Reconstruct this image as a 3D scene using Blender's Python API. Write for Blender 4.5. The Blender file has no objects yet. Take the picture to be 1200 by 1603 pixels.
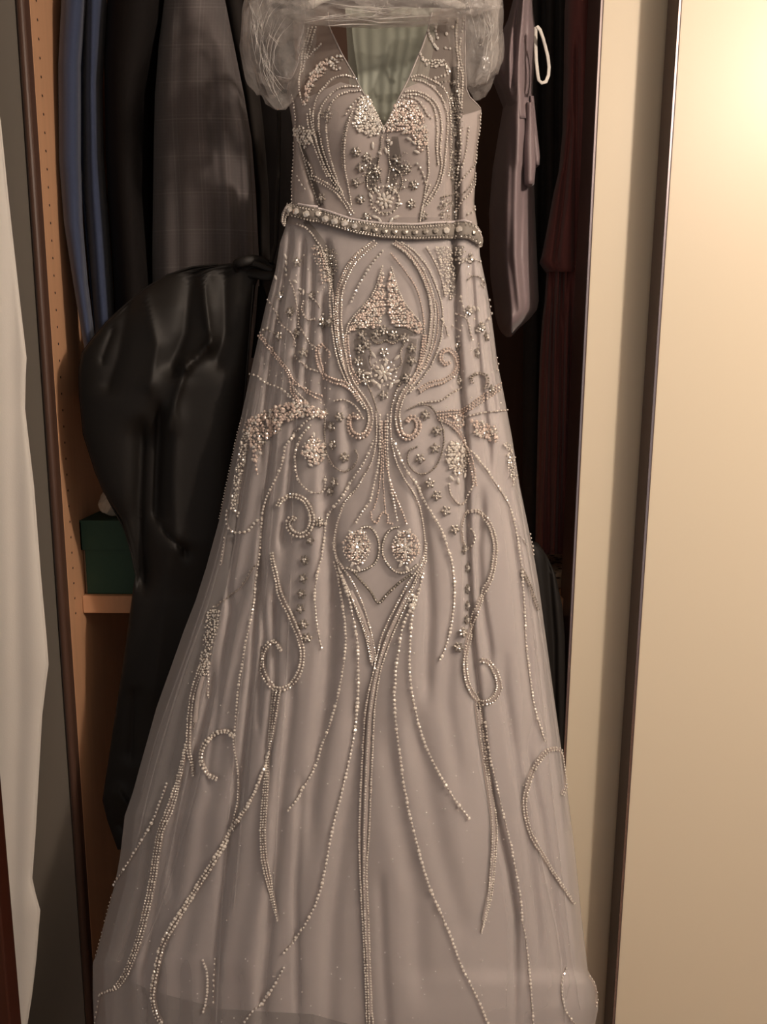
import bpy, bmesh, math, random
import numpy as np
from mathutils import Vector, Matrix
random.seed(7); np.random.seed(7)
SC = bpy.context.scene
COL = SC.collection

# ------------------------------------------------------------------ camera
F = 1203.0
CAM = np.array((0.0, -1.40, 1.50))
PITCH, ROLL = math.radians(9.8), math.radians(0.35)
cd = bpy.data.cameras.new('camera'); cam = bpy.data.objects.new('camera', cd); COL.objects.link(cam)
cd.sensor_fit = 'VERTICAL'; cd.sensor_height = 36.0; cd.lens = F / 1603 * 36.0
cd.clip_start = 0.02
RM = Matrix.Rotation(math.pi / 2 - PITCH, 3, 'X') @ Matrix.Rotation(ROLL, 3, 'Z')
cam.matrix_world = Matrix.Translation(Vector(CAM)) @ RM.to_4x4()
SC.camera = cam
RMN = np.array(RM)

# ------------------------------------------------------------------ light
w = bpy.data.worlds.new('room_ambient'); SC.world = w; w.use_nodes = True
w.node_tree.nodes['Background'].inputs[0].default_value = (1.0, 0.87, 0.79, 1)
w.node_tree.nodes['Background'].inputs[1].default_value = 0.27
LAMP = (1.45, -1.40, 2.55)
ld = bpy.data.lights.new('ceiling_lamp_light', 'POINT'); lo = bpy.data.objects.new('ceiling_lamp_light', ld); COL.objects.link(lo)
lo.location = LAMP; ld.energy = 96; ld.color = (1.0, 0.83, 0.69); ld.shadow_soft_size = 0.06
vs = SC.view_settings
vs.view_transform = 'Standard'; vs.look = 'None'; vs.gamma = 1.0; vs.use_curve_mapping = False
vs.exposure = 0.14

# ------------------------------------------------------------------ helpers
def at(px, py, Y):
    """photo direction -> world point on the vertical plane at depth Y (arrays allowed)"""
    px, py, Y = np.broadcast_arrays(np.asarray(px, float), np.asarray(py, float), np.asarray(Y, float))
    d = np.stack([(px - 600) / F, -(py - 801.5) / F, -np.ones_like(px)], -1) @ RMN.T
    t = (Y - CAM[1]) / d[..., 1]
    return CAM + d * t[..., None]

def tab(pairs):
    a = np.array(sorted(pairs), float)
    return lambda y: np.interp(y, a[:, 0], a[:, 1])

def smooth_tab(pairs, k=3):
    f = tab(pairs)
    return lambda y: (f(np.asarray(y) - 12) + 2 * f(y) + f(np.asarray(y) + 12)) / 4

def mesh_np(name, V, FA, mat, parent=None, smooth=True, uv=None, mats=None, midx=None):
    """V (n,3); FA (m,k) all faces with k corners -> one mesh object"""
    V = np.asarray(V, np.float32); FA = np.asarray(FA, np.int32)
    m = bpy.data.meshes.new(name); k = FA.shape[1]
    m.vertices.add(len(V)); m.vertices.foreach_set('co', V.ravel())
    m.loops.add(FA.size); m.loops.foreach_set('vertex_index', FA.ravel())
    m.polygons.add(len(FA)); m.polygons.foreach_set('loop_start', np.arange(0, FA.size, k, dtype=np.int32))
    m.update(calc_edges=True)
    m.polygons.foreach_set('use_smooth', np.full(len(FA), smooth))
    for mm in ([mat] if mats is None else mats): m.materials.append(mm)
    if midx is not None: m.polygons.foreach_set('material_index', np.asarray(midx, np.int32))
    if uv is not None:
        l = m.uv_layers.new(name='UVMap'); l.data.foreach_set('uv', np.asarray(uv, np.float32)[FA.ravel()].ravel())
    m.update()
    o = bpy.data.objects.new(name, m); COL.objects.link(o)
    if parent is not None: par(o, parent)
    return o

def par(o, p):
    o.parent = p
    o.matrix_parent_inverse = INV.get(p.name, Matrix.Identity(4))   # meshes are written in world coordinates
INV = {}

def thing(name, label, cat, loc, group=None):
    o = bpy.data.objects.new(name, None); COL.objects.link(o)
    o.location = Vector([float(v) for v in loc]); o.empty_display_size = .05
    o['label'] = label; o['category'] = cat
    if group: o['group'] = group
    INV[o.name] = Matrix.Translation(o.location).inverted()
    return o

def tag(o, label, cat, group=None):
    o['label'] = label; o['category'] = cat
    if group: o['group'] = group
    return o

def bm_obj(name, bm, mat, parent=None, smooth=False):
    m = bpy.data.meshes.new(name); bm.normal_update(); bm.to_mesh(m); bm.free()
    if smooth: m.polygons.foreach_set('use_smooth', np.full(len(m.polygons), True))
    m.materials.append(mat)
    o = bpy.data.objects.new(name, m); COL.objects.link(o)
    if parent is not None: par(o, parent)
    return o

def box_bm(x0, x1, y0, y1, z0, z1, bev=0.0, seg=2, bm=None):
    b = bmesh.new()
    r = bmesh.ops.create_cube(b, size=1.0)
    for v in b.verts:
        v.co = Vector(((x0 + x1) / 2 + v.co.x * (x1 - x0), (y0 + y1) / 2 + v.co.y * (y1 - y0), (z0 + z1) / 2 + v.co.z * (z1 - z0)))
    if bev > 0: bmesh.ops.bevel(b, geom=b.edges[:], offset=bev, segments=seg, affect='EDGES', profile=.5)
    return b

def box(name, x0, x1, y0, y1, z0, z1, mat, parent=None, bev=0.002, seg=2):
    return bm_obj(name, box_bm(x0, x1, y0, y1, z0, z1, bev, seg), mat, parent)

def tube(name, pts, rad, mat, parent=None, n=8, flat=None):
    """round (or flattened) tube through world points"""
    P = np.array(pts, float); m = len(P)
    R = np.broadcast_to(np.asarray(rad, float), (m,))
    T = np.gradient(P, axis=0); T /= np.linalg.norm(T, axis=1)[:, None] + 1e-9
    up = np.array((0.13, -1.0, 0.07)); A = np.cross(T, up); A /= np.linalg.norm(A, axis=1)[:, None] + 1e-9
    B = np.cross(A, T)
    th = np.linspace(0, 2 * math.pi, n, endpoint=False)
    fl = 1.0 if flat is None else flat
    V = P[:, None] + R[:, None, None] * (np.cos(th)[None, :, None] * A[:, None] + fl * np.sin(th)[None, :, None] * B[:, None])
    i = np.arange(m - 1)[:, None] * n; j = np.arange(n)[None]; k = (j + 1) % n
    FA = np.stack([i + j, i + k, i + n + k, i + n + j], -1).reshape(-1, 4)
    V = V.reshape(-1, 3)
    return mesh_np(name, V, FA, mat, parent)

# ------------------------------------------------------------------ materials
def mat(name, col, rough=.6, metal=0., spec=.5, sheen=0., coat=0., noise=0., nscale=40., bump=0., bscale=200., stretch=(1, 1, 1)):
    m = bpy.data.materials.new(name); m.use_nodes = True
    nt = m.node_tree; N = nt.nodes; L = nt.links; p = N['Principled BSDF']
    p.inputs['Base Color'].default_value = (*col, 1); p.inputs['Roughness'].default_value = rough
    p.inputs['Metallic'].default_value = metal; p.inputs['Specular IOR Level'].default_value = spec
    p.inputs['Sheen Weight'].default_value = sheen; p.inputs['Coat Weight'].default_value = coat
    if noise or bump:
        tc = N.new('ShaderNodeTexCoord'); mp = N.new('ShaderNodeMapping'); mp.inputs['Scale'].default_value = stretch
        L.new(tc.outputs['Object'], mp.inputs['Vector'])
    if noise:
        t = N.new('ShaderNodeTexNoise'); t.inputs['Scale'].default_value = nscale; t.inputs['Detail'].default_value = 6
        L.new(mp.outputs[0], t.inputs['Vector'])
        mx = N.new('ShaderNodeMix'); mx.data_type = 'RGBA'
        mx.inputs['A'].default_value = (*[c * (1 - noise) for c in col], 1); mx.inputs['B'].default_value = (*[min(1, c * (1 + noise)) for c in col], 1)
        L.new(t.outputs['Fac'], mx.inputs['Factor']); L.new(mx.outputs['Result'], p.inputs['Base Color'])
    if bump:
        t2 = N.new('ShaderNodeTexNoise'); t2.inputs['Scale'].default_value = bscale; t2.inputs['Detail'].default_value = 4
        L.new(mp.outputs[0], t2.inputs['Vector'])
        b = N.new('ShaderNodeBump'); b.inputs['Strength'].default_value = bump; b.inputs['Distance'].default_value = .002
        L.new(t2.outputs['Fac'], b.inputs['Height']); L.new(b.outputs[0], p.inputs['Normal'])
    return m

def sheer(name, col, cover, edge=0., rough=.8):
    """open-weave net: part of the light passes between the threads, more threads are crossed at a slant"""
    m = bpy.data.materials.new(name); m.use_nodes = True
    nt = m.node_tree; N = nt.nodes; L = nt.links; p = N['Principled BSDF']; out = N['Material Output']
    p.inputs['Base Color'].default_value = (*col, 1); p.inputs['Roughness'].default_value = rough
    p.inputs['Sheen Weight'].default_value = .15
    tr = N.new('ShaderNodeBsdfTransparent'); mx = N.new('ShaderNodeMixShader')
    L.new(tr.outputs[0], mx.inputs[1]); L.new(p.outputs[0], mx.inputs[2]); L.new(mx.outputs[0], out.inputs[0])
    mx.inputs[0].default_value = cover
    if edge:
        lw = N.new('ShaderNodeLayerWeight'); lw.inputs['Blend'].default_value = .35
        mr = N.new('ShaderNodeMapRange'); mr.inputs['To Min'].default_value = cover; mr.inputs['To Max'].default_value = min(1, cover + edge)
        L.new(lw.outputs['Facing'], mr.inputs['Value']); L.new(mr.outputs[0], mx.inputs[0])
    return m

M = {}
M['cream'] = mat('cream_lacquer', (.82, .72, .555), rough=.38, spec=.4)
M['profile'] = mat('dark_profile', (.085, .052, .045), rough=.35, spec=.5)
M['chrome'] = mat('mauve_metal', (.55, .48, .50), rough=.25, metal=1)
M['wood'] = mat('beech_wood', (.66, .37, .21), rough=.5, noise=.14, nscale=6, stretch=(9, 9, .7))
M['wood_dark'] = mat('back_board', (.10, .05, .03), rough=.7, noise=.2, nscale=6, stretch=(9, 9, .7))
M['hole'] = mat('hole_dark', (.02, .012, .01), rough=.9)
M['taupe'] = mat('taupe_paint', (.22, .195, .165), rough=.6, noise=.05, nscale=5)
M['frame'] = mat('brown_frame', (.10, .052, .035), rough=.45, noise=.12, nscale=5, stretch=(8, 8, .6))
M['redwood'] = mat('dark_red_wood', (.055, .014, .007), rough=.4, noise=.2, nscale=6, stretch=(8, 8, .6))
M['white_cloth'] = mat('white_cloth', (.80, .76, .70), rough=.85, bump=.15, bscale=400)
M['floor'] = mat('floor_wood', (.16, .09, .05), rough=.5, noise=.25, nscale=5, stretch=(1, 8, 1))
M['plaster'] = mat('plaster', (.75, .70, .62), rough=.9)
M['lining'] = mat('satin_lining', (.665, .60, .595), rough=.45, spec=.45, sheen=.15)
M['tulle'] = sheer('tulle', (.62, .58, .565), .24, .42)
M['net'] = sheer('bodice_net', (.46, .40, .36), .40, .25)
M['backnet'] = sheer('green_net', (.52, .55, .46), .80, .15)
M['bead'] = mat('silver_bead', (.97, .91, .83), rough=.27, metal=.3, spec=.8)
M['beadp'] = mat('rose_bead', (.90, .75, .67), rough=.28, metal=.3, spec=.8)
M['beadd'] = mat('smoke_bead', (.46, .42, .37), rough=.3, metal=.5, spec=.8)
M['stone'] = mat('crystal_stone', (.98, .93, .86), rough=.08, metal=.4, spec=1., coat=.6)
M['thread'] = mat('smoke_thread', (.24, .215, .19), rough=.6)
M['smoke'] = sheer('smoke_net_shade', (.15, .13, .115), .55)  # dark embroidered net, also laid in fold valleys as painted shade
M['petal'] = mat('smoke_petal', (.36, .325, .29), rough=.3, metal=.6, spec=.8)
M['cord'] = mat('taupe_cord', (.36, .31, .29), rough=.5)
M['beltcloth'] = mat('belt_satin', (.44, .39, .37), rough=.5)
M['blue'] = mat('navy_wool', (.040, .056, .115), rough=.85, sheen=.25, noise=.12, nscale=300, bump=.2, bscale=900)
M['black'] = mat('black_wool', (.0085, .0062, .0056), rough=.9, spec=.25, bump=.2, bscale=700)
M['greybrown'] = mat('dark_grey_wool', (.026, .021, .018), rough=.9, spec=.3, bump=.2, bscale=700)
M['bag'] = mat('black_bag', (.0105, .0085, .007), rough=.56, spec=.36, bump=.12, bscale=900)
M['mauve'] = mat('mauve_satin', (.25, .19, .20), rough=.5, sheen=.2)
M['charcoal'] = mat('charcoal_cloth', (.060, .056, .052), rough=.85, noise=.15, nscale=60, bump=.2)
M['red'] = mat('dark_red_chiffon', (.18, .052, .046), rough=.75, sheen=.2, noise=.12, nscale=30, stretch=(3, 3, .6))
M['tape'] = mat('white_tape', (.80, .76, .70), rough=.7, bump=.3, bscale=600)
M['green'] = mat('green_card', (.020, .075, .050), rough=.6, bump=.1, bscale=500)
M['card'] = mat('brown_card', (.20, .13, .08), rough=.8)
M['paper'] = mat('tissue_paper', (.62, .55, .45), rough=.8)

def plaid():
    m = mat('grey_check_wool', (.082, .068, .066), rough=.88, sheen=.25, bump=.25, bscale=900)
    nt = m.node_tree; N = nt.nodes; L = nt.links; p = N['Principled BSDF']
    uv = N.new('ShaderNodeUVMap'); uv.uv_map = 'UVMap'; sp = N.new('ShaderNodeSeparateXYZ'); L.new(uv.outputs[0], sp.inputs[0])
    def line(src, per, off, wd):
        a = N.new('ShaderNodeMath'); a.operation = 'ADD'; a.inputs[1].default_value = off; L.new(src, a.inputs[0])
        b = N.new('ShaderNodeMath'); b.operation = 'PINGPONG'; b.inputs[1].default_value = per / 2; L.new(a.outputs[0], b.inputs[0])
        c = N.new('ShaderNodeMath'); c.operation = 'LESS_THAN'; c.inputs[1].default_value = wd; L.new(b.outputs[0], c.inputs[0]); return c.outputs[0]
    acc = None
    for src, per, off, wd, g in ((sp.outputs[0], 40, 6, .9, .5), (sp.outputs[1], 58, -11, 1.0, .6), (sp.outputs[0], 40, 12, .7, .22), (sp.outputs[0], 40, 0, .7, .22),
                                 (sp.outputs[1], 58, -5, .8, .2), (sp.outputs[1], 58, -17, .8, .2), (sp.outputs[0], 5, 0, 1.2, .10), (sp.outputs[1], 5, 0, 1.2, .10)):
        l = line(src, per, off, wd); k = N.new('ShaderNodeMath'); k.operation = 'MULTIPLY_ADD'; k.inputs[1].default_value = g
        k.inputs[2].default_value = 0; L.new(l, k.inputs[0])
        if acc: L.new(acc, k.inputs[2])
        acc = k.outputs[0]
    mx = N.new('ShaderNodeMix'); mx.data_type = 'RGBA'; mx.inputs['A'].default_value = (.118, .100, .098, 1); mx.inputs['B'].default_value = (.19, .168, .162, 1)
    L.new(acc, mx.inputs['Factor']); L.new(mx.outputs['Result'], p.inputs['Base Color'])
    return m
M['plaid'] = plaid()

def film():
    m = bpy.data.materials.new('clear_plastic_film'); m.use_nodes = True
    nt = m.node_tree; N = nt.nodes; L = nt.links; p = N['Principled BSDF']; out = N['Material Output']
    p.inputs['Base Color'].default_value = (.84, .79, .75, 1); p.inputs['Roughness'].default_value = .10; p.inputs['Specular IOR Level'].default_value = .9
    p.inputs['Coat Weight'].default_value = .5; p.inputs['Coat Roughness'].default_value = .1
    tr = N.new('ShaderNodeBsdfTransparent'); mx = N.new('ShaderNodeMixShader')
    lw = N.new('ShaderNodeLayerWeight'); lw.inputs['Blend'].default_value = .3
    mr = N.new('ShaderNodeMapRange'); mr.inputs['To Min'].default_value = .07; mr.inputs['To Max'].default_value = .50
    L.new(lw.outputs['Facing'], mr.inputs['Value']); L.new(mr.outputs[0], mx.inputs[0])
    tc = N.new('ShaderNodeTexCoord'); t = N.new('ShaderNodeTexNoise'); t.inputs['Scale'].default_value = 70; t.inputs['Detail'].default_value = 3; t.inputs['Distortion'].default_value = 1.5
    b = N.new('ShaderNodeBump'); b.inputs['Strength'].default_value = .45; b.inputs['Distance'].default_value = .006
    L.new(tc.outputs['Object'], t.inputs['Vector']); L.new(t.outputs['Fac'], b.inputs['Height']); L.new(b.outputs[0], p.inputs['Normal']); L.new(b.outputs[0], lw.inputs['Normal'])
    L.new(tr.outputs[0], mx.inputs[1]); L.new(p.outputs[0], mx.inputs[2]); L.new(mx.outputs[0], out.inputs[0])
    return m
M['film'] = film()

# ------------------------------------------------------------------ room shell
def struct(o): o['kind'] = 'structure'; return o
struct(box('floor', -2.2, 2.6, -3.0, .85, -.05, 0, M['floor'], bev=0))
struct(box('ceiling', -2.2, 2.6, -3.0, .85, 2.75, 2.80, M['plaster'], bev=0))
YF = .10                                              # wardrobe front plane
xl = float(at(46, 0, YF)[0])                           # inner face of the left side panel
xfr = float(at(24, 0, YF - .02)[0])                    # left side of the brown frame post
struct(box('wall_left', -2.2, xfr - .001, YF - .02, YF + .10, 0, 2.75, M['taupe'], bev=0))
xt = float(at(0, 1310, -.18)[0])
struct(box('trim_1', xt - .10, xt, -.20, -.16, 0, 2.3, M['redwood'], bev=.003))

# ------------------------------------------------------------------ wardrobe
XR = 1.55; ZT = 2.55
wd = thing('wardrobe', 'built-in wardrobe with beech interior and cream sliding doors pushed to the right', 'wardrobe', (0, .4, 0))
box('side_panel', xl - .02, xl, YF, .72, 0, ZT, M['wood'], wd)
box('side_panel', XR, XR + .02, YF + .11, .72, 0, ZT, M['wood'], wd)
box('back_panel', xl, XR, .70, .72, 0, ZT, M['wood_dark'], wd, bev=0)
box('top_panel', xl, XR, YF + .11, .70, ZT - .02, ZT, M['wood'], wd)
fp = box('front_post', xfr, xl - .0005, YF - .025, YF + .02, 0, ZT, M['frame'], wd, bev=.008, seg=4)
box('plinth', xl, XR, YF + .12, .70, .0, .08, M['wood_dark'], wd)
box('clothes_rail', xl, XR, .34, .365, 2.44, 2.465, M['chrome'], wd, bev=.008)
box('top_track', xl, XR, YF - .06, YF + .09, 2.47, 2.55, M['profile'], wd)
YS = .165
zs1 = float(at(165, 933, YS)[2]); zs0 = float(at(165, 960, YS)[2])
box('shelf', xl + .001, XR - .001, YS, .69, zs0, zs1, M['wood'], wd, bev=.0015)
# shelf-pin holes bored in the side panel
V = []; FA = []
for k in range(46):
    z = 1.02 + k * .032; c = len(V)
    for a in range(8):
        V.append((xl + .0006, .128 + .0026 * math.cos(a * math.pi / 4), z + .0026 * math.sin(a * math.pi / 4)))
    FA += [(c, c + 1, c + 2, c + 3), (c, c + 3, c + 4, c + 5), (c, c + 5, c + 6, c + 7)]
ho = mesh_np('pin_holes', V, FA, M['hole'], wd, smooth=False); ho['kind'] = 'stuff'
# sliding doors
YD2 = .108; YD1 = .045
x2 = float(at(939, 0, YD2)[0]); x1 = float(at(1061, 0, YD1)[0])
d2 = box('sliding_door', x2 + .006, x2 + .95, YD2, YD2 + .036, .03, 2.47, M['cream'], wd, bev=.0015); d2['label'] = 'rear cream sliding door'
box('edge_profile', x2 - .001, x2 + .006, YD2 - .004, YD2 + .085, .03, 2.47, M['profile'], d2, bev=.001)
box('edge_trim', x2 - .0005, x2 + .0035, YD2 - .006, YD2 - .0035, .03, 2.47, M['chrome'], d2, bev=.0005)
d1 = box('sliding_door', x1 + .006, x1 + .95, YD1, YD1 + .036, .03, 2.47, M['cream'], wd, bev=.0015); d1['label'] = 'front cream sliding door'
box('edge_profile', x1 - .001, x1 + .006, YD1 - .004, YD1 + .05, .03, 2.47, M['profile'], d1, bev=.001)
box('edge_profile', x1 + .001, x1 + .02, YD1 + .05, YD1 + .056, .03, 2.47, M['frame'], d1, bev=.001)
box('edge_trim', x1 - .0005, x1 + .0035, YD1 - .006, YD1 - .0035, .03, 2.47, M['chrome'], d1, bev=.0005)

# ------------------------------------------------------------------ cloth tubes traced as silhouettes, built round
def foldsum(folds, px, py, crease=False):
    D = np.zeros(np.broadcast(px, py).shape)
    for pts, wd_, amp in folds:
        a = np.array(sorted([(q[1], q[0]) for q in pts]), float)
        xc = np.interp(py, a[:, 0], a[:, 1]); y0, y1 = a[0, 0], a[-1, 0]; fd = max(18, .22 * (y1 - y0))
        win = np.clip((py - y0 + fd) / fd, 0, 1) * np.clip((y1 + fd - py) / fd, 0, 1)
        win = win * win * (3 - 2 * win)
        q = (px - xc) / wd_
        D = D + amp * (np.exp(.25 - np.sqrt(q * q * 1.6 + .0625)) if crease else np.exp(-q * q)) * win
    return D

def cloth(name, rows, Lf, Rf, Yc, df, db, material, parent=None, folds=(), pleat=(0, 0), n=40, nb=14, expo=.55, bottom_round=0., uvs=False, crease=False):
    """closed hanging tube: front half follows the folds, back half rounds off behind"""
    rows = np.asarray(rows, float)
    s = -np.cos(np.linspace(0, math.pi, n)); s = .55 * s + .45 * np.linspace(-1, 1, n)
    yc = Yc(rows) if callable(Yc) else np.full_like(rows, Yc)
    d = df(rows) if callable(df) else np.full_like(rows, df)
    b = db(rows) if callable(db) else np.full_like(rows, db)
    if bottom_round:
        q = np.clip((rows[-1] - rows) / bottom_round, 0, 1); q = np.sqrt(np.clip(1 - (1 - q) ** 2, .02, 1)); d = d * q; b = b * q
    L, R = Lf(rows), Rf(rows)
    PX = (L[:, None] + R[:, None]) / 2 + (R - L)[:, None] / 2 * s[None]
    PY = np.broadcast_to(rows[:, None], PX.shape)
    prof = (1 - s ** 2) ** expo
    Y = yc[:, None] - d[:, None] * prof[None]
    fd = foldsum(folds, PX, PY, crease) * np.clip(prof * 2.0, 0, 1)[None]
    if pleat[0]: fd = fd + pleat[1] * np.sin(pleat[0] * s[None] + .9 * np.sin(PY * .008)) * np.clip(prof * 1.6, 0, 1)[None]
    FR = at(PX, PY, Y + fd)
    sb = s[::-1][1:-1]; sb = np.interp(np.linspace(0, 1, nb), np.linspace(0, 1, len(sb)), sb)
    PXb = (L[:, None] + R[:, None]) / 2 + (R - L)[:, None] / 2 * sb[None]
    BK = at(PXb, np.broadcast_to(rows[:, None], PXb.shape), np.broadcast_to(yc[:, None], PXb.shape)).copy()
    BK[..., 1] += b[:, None] * ((1 - sb ** 2) ** .5)[None]
    V = np.concatenate([FR, BK], 1); m, k = V.shape[:2]
    i = np.arange(m - 1)[:, None] * k; j = np.arange(k)[None]; jn = (j + 1) % k
    FA = np.stack([i + j, i + k + j, i + k + jn, i + jn], -1).reshape(-1, 4)
    # close both ends
    V = V.reshape(-1, 3); caps = []
    for r in (0, m - 1):
        c = V[r * k:(r + 1) * k].mean(0); V = np.vstack([V, c]); ci = len(V) - 1
        for q in range(0, k):
            a1, a2 = r * k + q, r * k + (q + 1) % k
            caps.append((a1, a2, ci) if r == 0 else (a2, a1, ci))
    uv = None
    if uvs:
        pxs = np.concatenate([PX, PXb], 1); pys = np.concatenate([PY, np.broadcast_to(rows[:, None], PXb.shape)], 1)
        uv = np.stack([pxs + 5 * np.sin(pys * .012), pys - .00045 * (pxs - 320) ** 2 * 1.2], -1).reshape(-1, 2); uv = np.vstack([uv, uv[:1], uv[-1:]])
    tri = np.vstack([np.stack([FA[:, 0], FA[:, 1], FA[:, 2]], 1), np.stack([FA[:, 0], FA[:, 2], FA[:, 3]], 1), np.array(caps)])
    return mesh_np(name, V, tri, material, parent, uv=uv)

def rng(a, b, step=8): return np.linspace(a, b, max(3, int(round((b - a) / step)) + 1))

# ------------------------------------------------------------------ clothes hanging inside
def hook(parent, px, Y, z0, z1=2.468):
    p = at(px, 0, Y); x = float(p[0])
    pts = [(x, Y, z0 - .02), (x, Y, z1 - .02)] + [(x, Y + .02 - .02 * math.cos(a), z1 - .02 + .02 * math.sin(a)) for a in np.linspace(.3, 2.6, 7)]
    tube('hanger_hook', pts, .002, M['chrome'], parent, n=6)

def garment(name, label, cat, px0, Y, group=None):
    return thing(name, label, cat, at(px0, 200, Y), group)

# navy jacket
g = garment('jacket', 'navy blue wool jacket hanging beside the beech side panel', 'jacket', 130, .33, 'jackets on the left of the rail')
rows = rng(-70, 640, 10)
cloth('sleeve', rows, tab([(-70, 118), (-40, 104), (0, 96), (100, 91), (250, 92), (350, 100), (440, 114), (540, 131), (640, 141)]),
      tab([(-70, 128), (-40, 135), (0, 132), (100, 124), (250, 124), (350, 127), (440, 134), (540, 146), (640, 152)]),
      lambda y: np.interp(y, [0, 300, 640], [.215, .195, .165]), .05, .03, M['blue'], g, expo=.3)
cloth('body', rows, tab([(-70, 126), (-40, 122), (0, 120), (250, 124), (440, 140), (640, 160)]),
      tab([(-70, 140), (-40, 158), (0, 164), (60, 160), (130, 155), (250, 158), (350, 166), (440, 172), (540, 178), (640, 180)]),
      .255, .06, .05, M['blue'], g, folds=[([(132, -60), (130, 150), (132, 300), (141, 450), (150, 640)], 7, .05)])
hook(g, 146, .24, 2.29)
# black jacket
g = garment('jacket', 'black jacket hanging between the navy and the grey check jacket', 'jacket', 205, .34, 'jackets on the left of the rail')
cloth('sleeve', rows, tab([(-70, 196), (-40, 180), (0, 168), (100, 163), (250, 166), (440, 178), (640, 186)]),
      tab([(-70, 214), (-40, 236), (0, 250), (30, 248), (70, 240), (150, 226), (300, 222), (440, 232), (640, 236)]),
      .27, .11, .12, M['black'], g, expo=.35)
cloth('body', rows, tab([(-70, 206), (-40, 194), (0, 182), (300, 182), (640, 200)]),
      tab([(-70, 222), (-40, 246), (0, 256), (300, 240), (640, 244)]), .38, .09, .14, M['black'], g)
hook(g, 208, .37, 2.33)
# grey check jacket
g = garment('jacket', 'dark grey check jacket hanging behind the black garment bag', 'jacket', 320, .33, 'jackets on the left of the rail')
cloth('sleeve', rows, tab([(-70, 290), (-40, 268), (0, 257), (70, 248), (150, 242), (250, 240), (400, 238), (640, 240)]),
      tab([(-70, 312), (-40, 334), (0, 346), (70, 358), (150, 374), (220, 386), (300, 392), (400, 395), (640, 396)]),
      .27, .10, .12, M['plaid'], g, folds=[([(330, 100), (342, 300), (346, 600)], 10, .018), ([(368, 150), (374, 300), (378, 600)], 7, .02), ([(282, 60), (276, 300), (280, 600)], 12, .010)], n=60, uvs=True)
cloth('body', rows, tab([(-70, 290), (-40, 272), (0, 264), (640, 250)]),
      tab([(-70, 316), (-40, 340), (0, 352), (150, 382), (220, 394), (300, 400), (400, 405), (640, 408)]),
      .32, .08, .06, M['plaid'], g, n=30, uvs=True)
hook(g, 302, .37, 2.33)
# dark suit at the middle
g = garment('suit_jacket', 'dark grey brown suit jacket behind the plastic film, right of the check jacket', 'jacket', 400, .40, 'jackets on the left of the rail')
cloth('sleeve', rows, tab([(-70, 366), (-40, 352), (0, 345), (70, 357), (150, 376), (300, 398), (640, 404)]),
      tab([(-70, 378), (-40, 384), (0, 386), (70, 396), (130, 404), (200, 412), (300, 420), (640, 424)]),
      .47, .06, .05, M['greybrown'], g)
cloth('body', rows, tab([(-70, 372), (-40, 366), (0, 364), (150, 388), (640, 402)]),
      tab([(-70, 400), (-40, 440), (0, 456), (150, 466), (640, 470)]),       .575, .04, .06, M['black'], g)
hook(g, 386, .50, 2.33)

# mauve dress on the right
g = garment('mauve_dress', 'plain mauve satin dress hanging right of the beaded gown, folded up at its hem', 'dress', 810, .22)
rows = rng(-70, 527, 8)
cloth('skirt', rng(150, 527, 7), tab([(150, 791), (190, 784), (260, 772), (330, 766), (430, 768), (490, 776), (510, 782), (527, 792)]),
      tab([(150, 832), (200, 838), (255, 841), (268, 836), (290, 836), (330, 837), (420, 841), (470, 843), (485, 840), (500, 828), (512, 814), (527, 800)]),
      .33, .16, .10, M['mauve'], g, bottom_round=30, n=90, expo=.75,
      folds=[([(818, 250), (814, 400), (822, 500)], 4, .011), ([(801, 230), (797, 400), (808, 495)], 6, .008), ([(829, 300), (829, 400), (832, 480)], 3, .014), ([(782, 230), (778, 400), (786, 500)], 9, .02)])
cloth('bodice', rng(-20, 185, 7), tab([(-20, 808), (0, 803), (30, 795), (60, 781), (85, 769), (95, 766), (105, 769), (125, 778), (150, 789), (185, 797)]),
      tab([(-20, 830), (0, 833), (25, 835), (50, 839), (80, 837), (130, 834), (185, 833)]),
      .27, .10, .10, M['mauve'], g, n=60, expo=.65, folds=[([(812, 0), (806, 60), (803, 130)], 4, .022), ([(824, 0), (822, 80), (820, 170)], 3, .009), ([(790, 60), (789, 120)], 5, .016)])
cloth('fabric_end', rng(160, 288, 7), tab([(160, 824), (220, 819), (288, 821)]), tab([(160, 834), (200, 837), (262, 838), (288, 836)]), .20, .02, .03, M['mauve'], g, n=24)
cloth('fabric_end', rng(150, 258, 7), tab([(150, 828), (220, 832), (258, 836)]), tab([(150, 835), (200, 840), (245, 845), (258, 844)]), .215, .012, .03, M['mauve'], g, n=20)
tube('shoulder_strap', [at(818, -15, .24), at(818, -60, .28), at(824, -66, .33)], .014, M['mauve'], g, n=10, flat=.4)
lp = [(838, 42), (838, 70), (839, 95), (841, 115), (843, 126), (848, 130), (854, 128), (858, 118), (859, 105), (857, 88), (853, 72), (849, 58), (845, 47), (840, 41)]
o = tube('hanging_loop', [at(a, b, .17 + .012 * math.sin(i * .9)) for i, (a, b) in enumerate(lp)], .0034, M['tape'], g, n=8, flat=.35); o['label'] = 'white ribbon loop'
hook(g, 818, .30, 2.38)
# charcoal garment
g = garment('charcoal_coat', 'charcoal garment in the shade between the mauve and the dark red dress', 'coat', 860, .40)
cloth('body', rng(-70, 860, 14), tab([(-70, 845), (-40, 832), (0, 824), (500, 820), (860, 818)]), tab([(-70, 862), (-40, 880), (0, 890), (200, 890), (500, 880), (860, 876)]),
      .54, .04, .08, M['charcoal'], g, folds=[([(850, 0), (845, 800)], 7, .03), ([(870, 0), (864, 800)], 5, .02)])
hook(g, 853, .55, 2.33)
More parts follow.
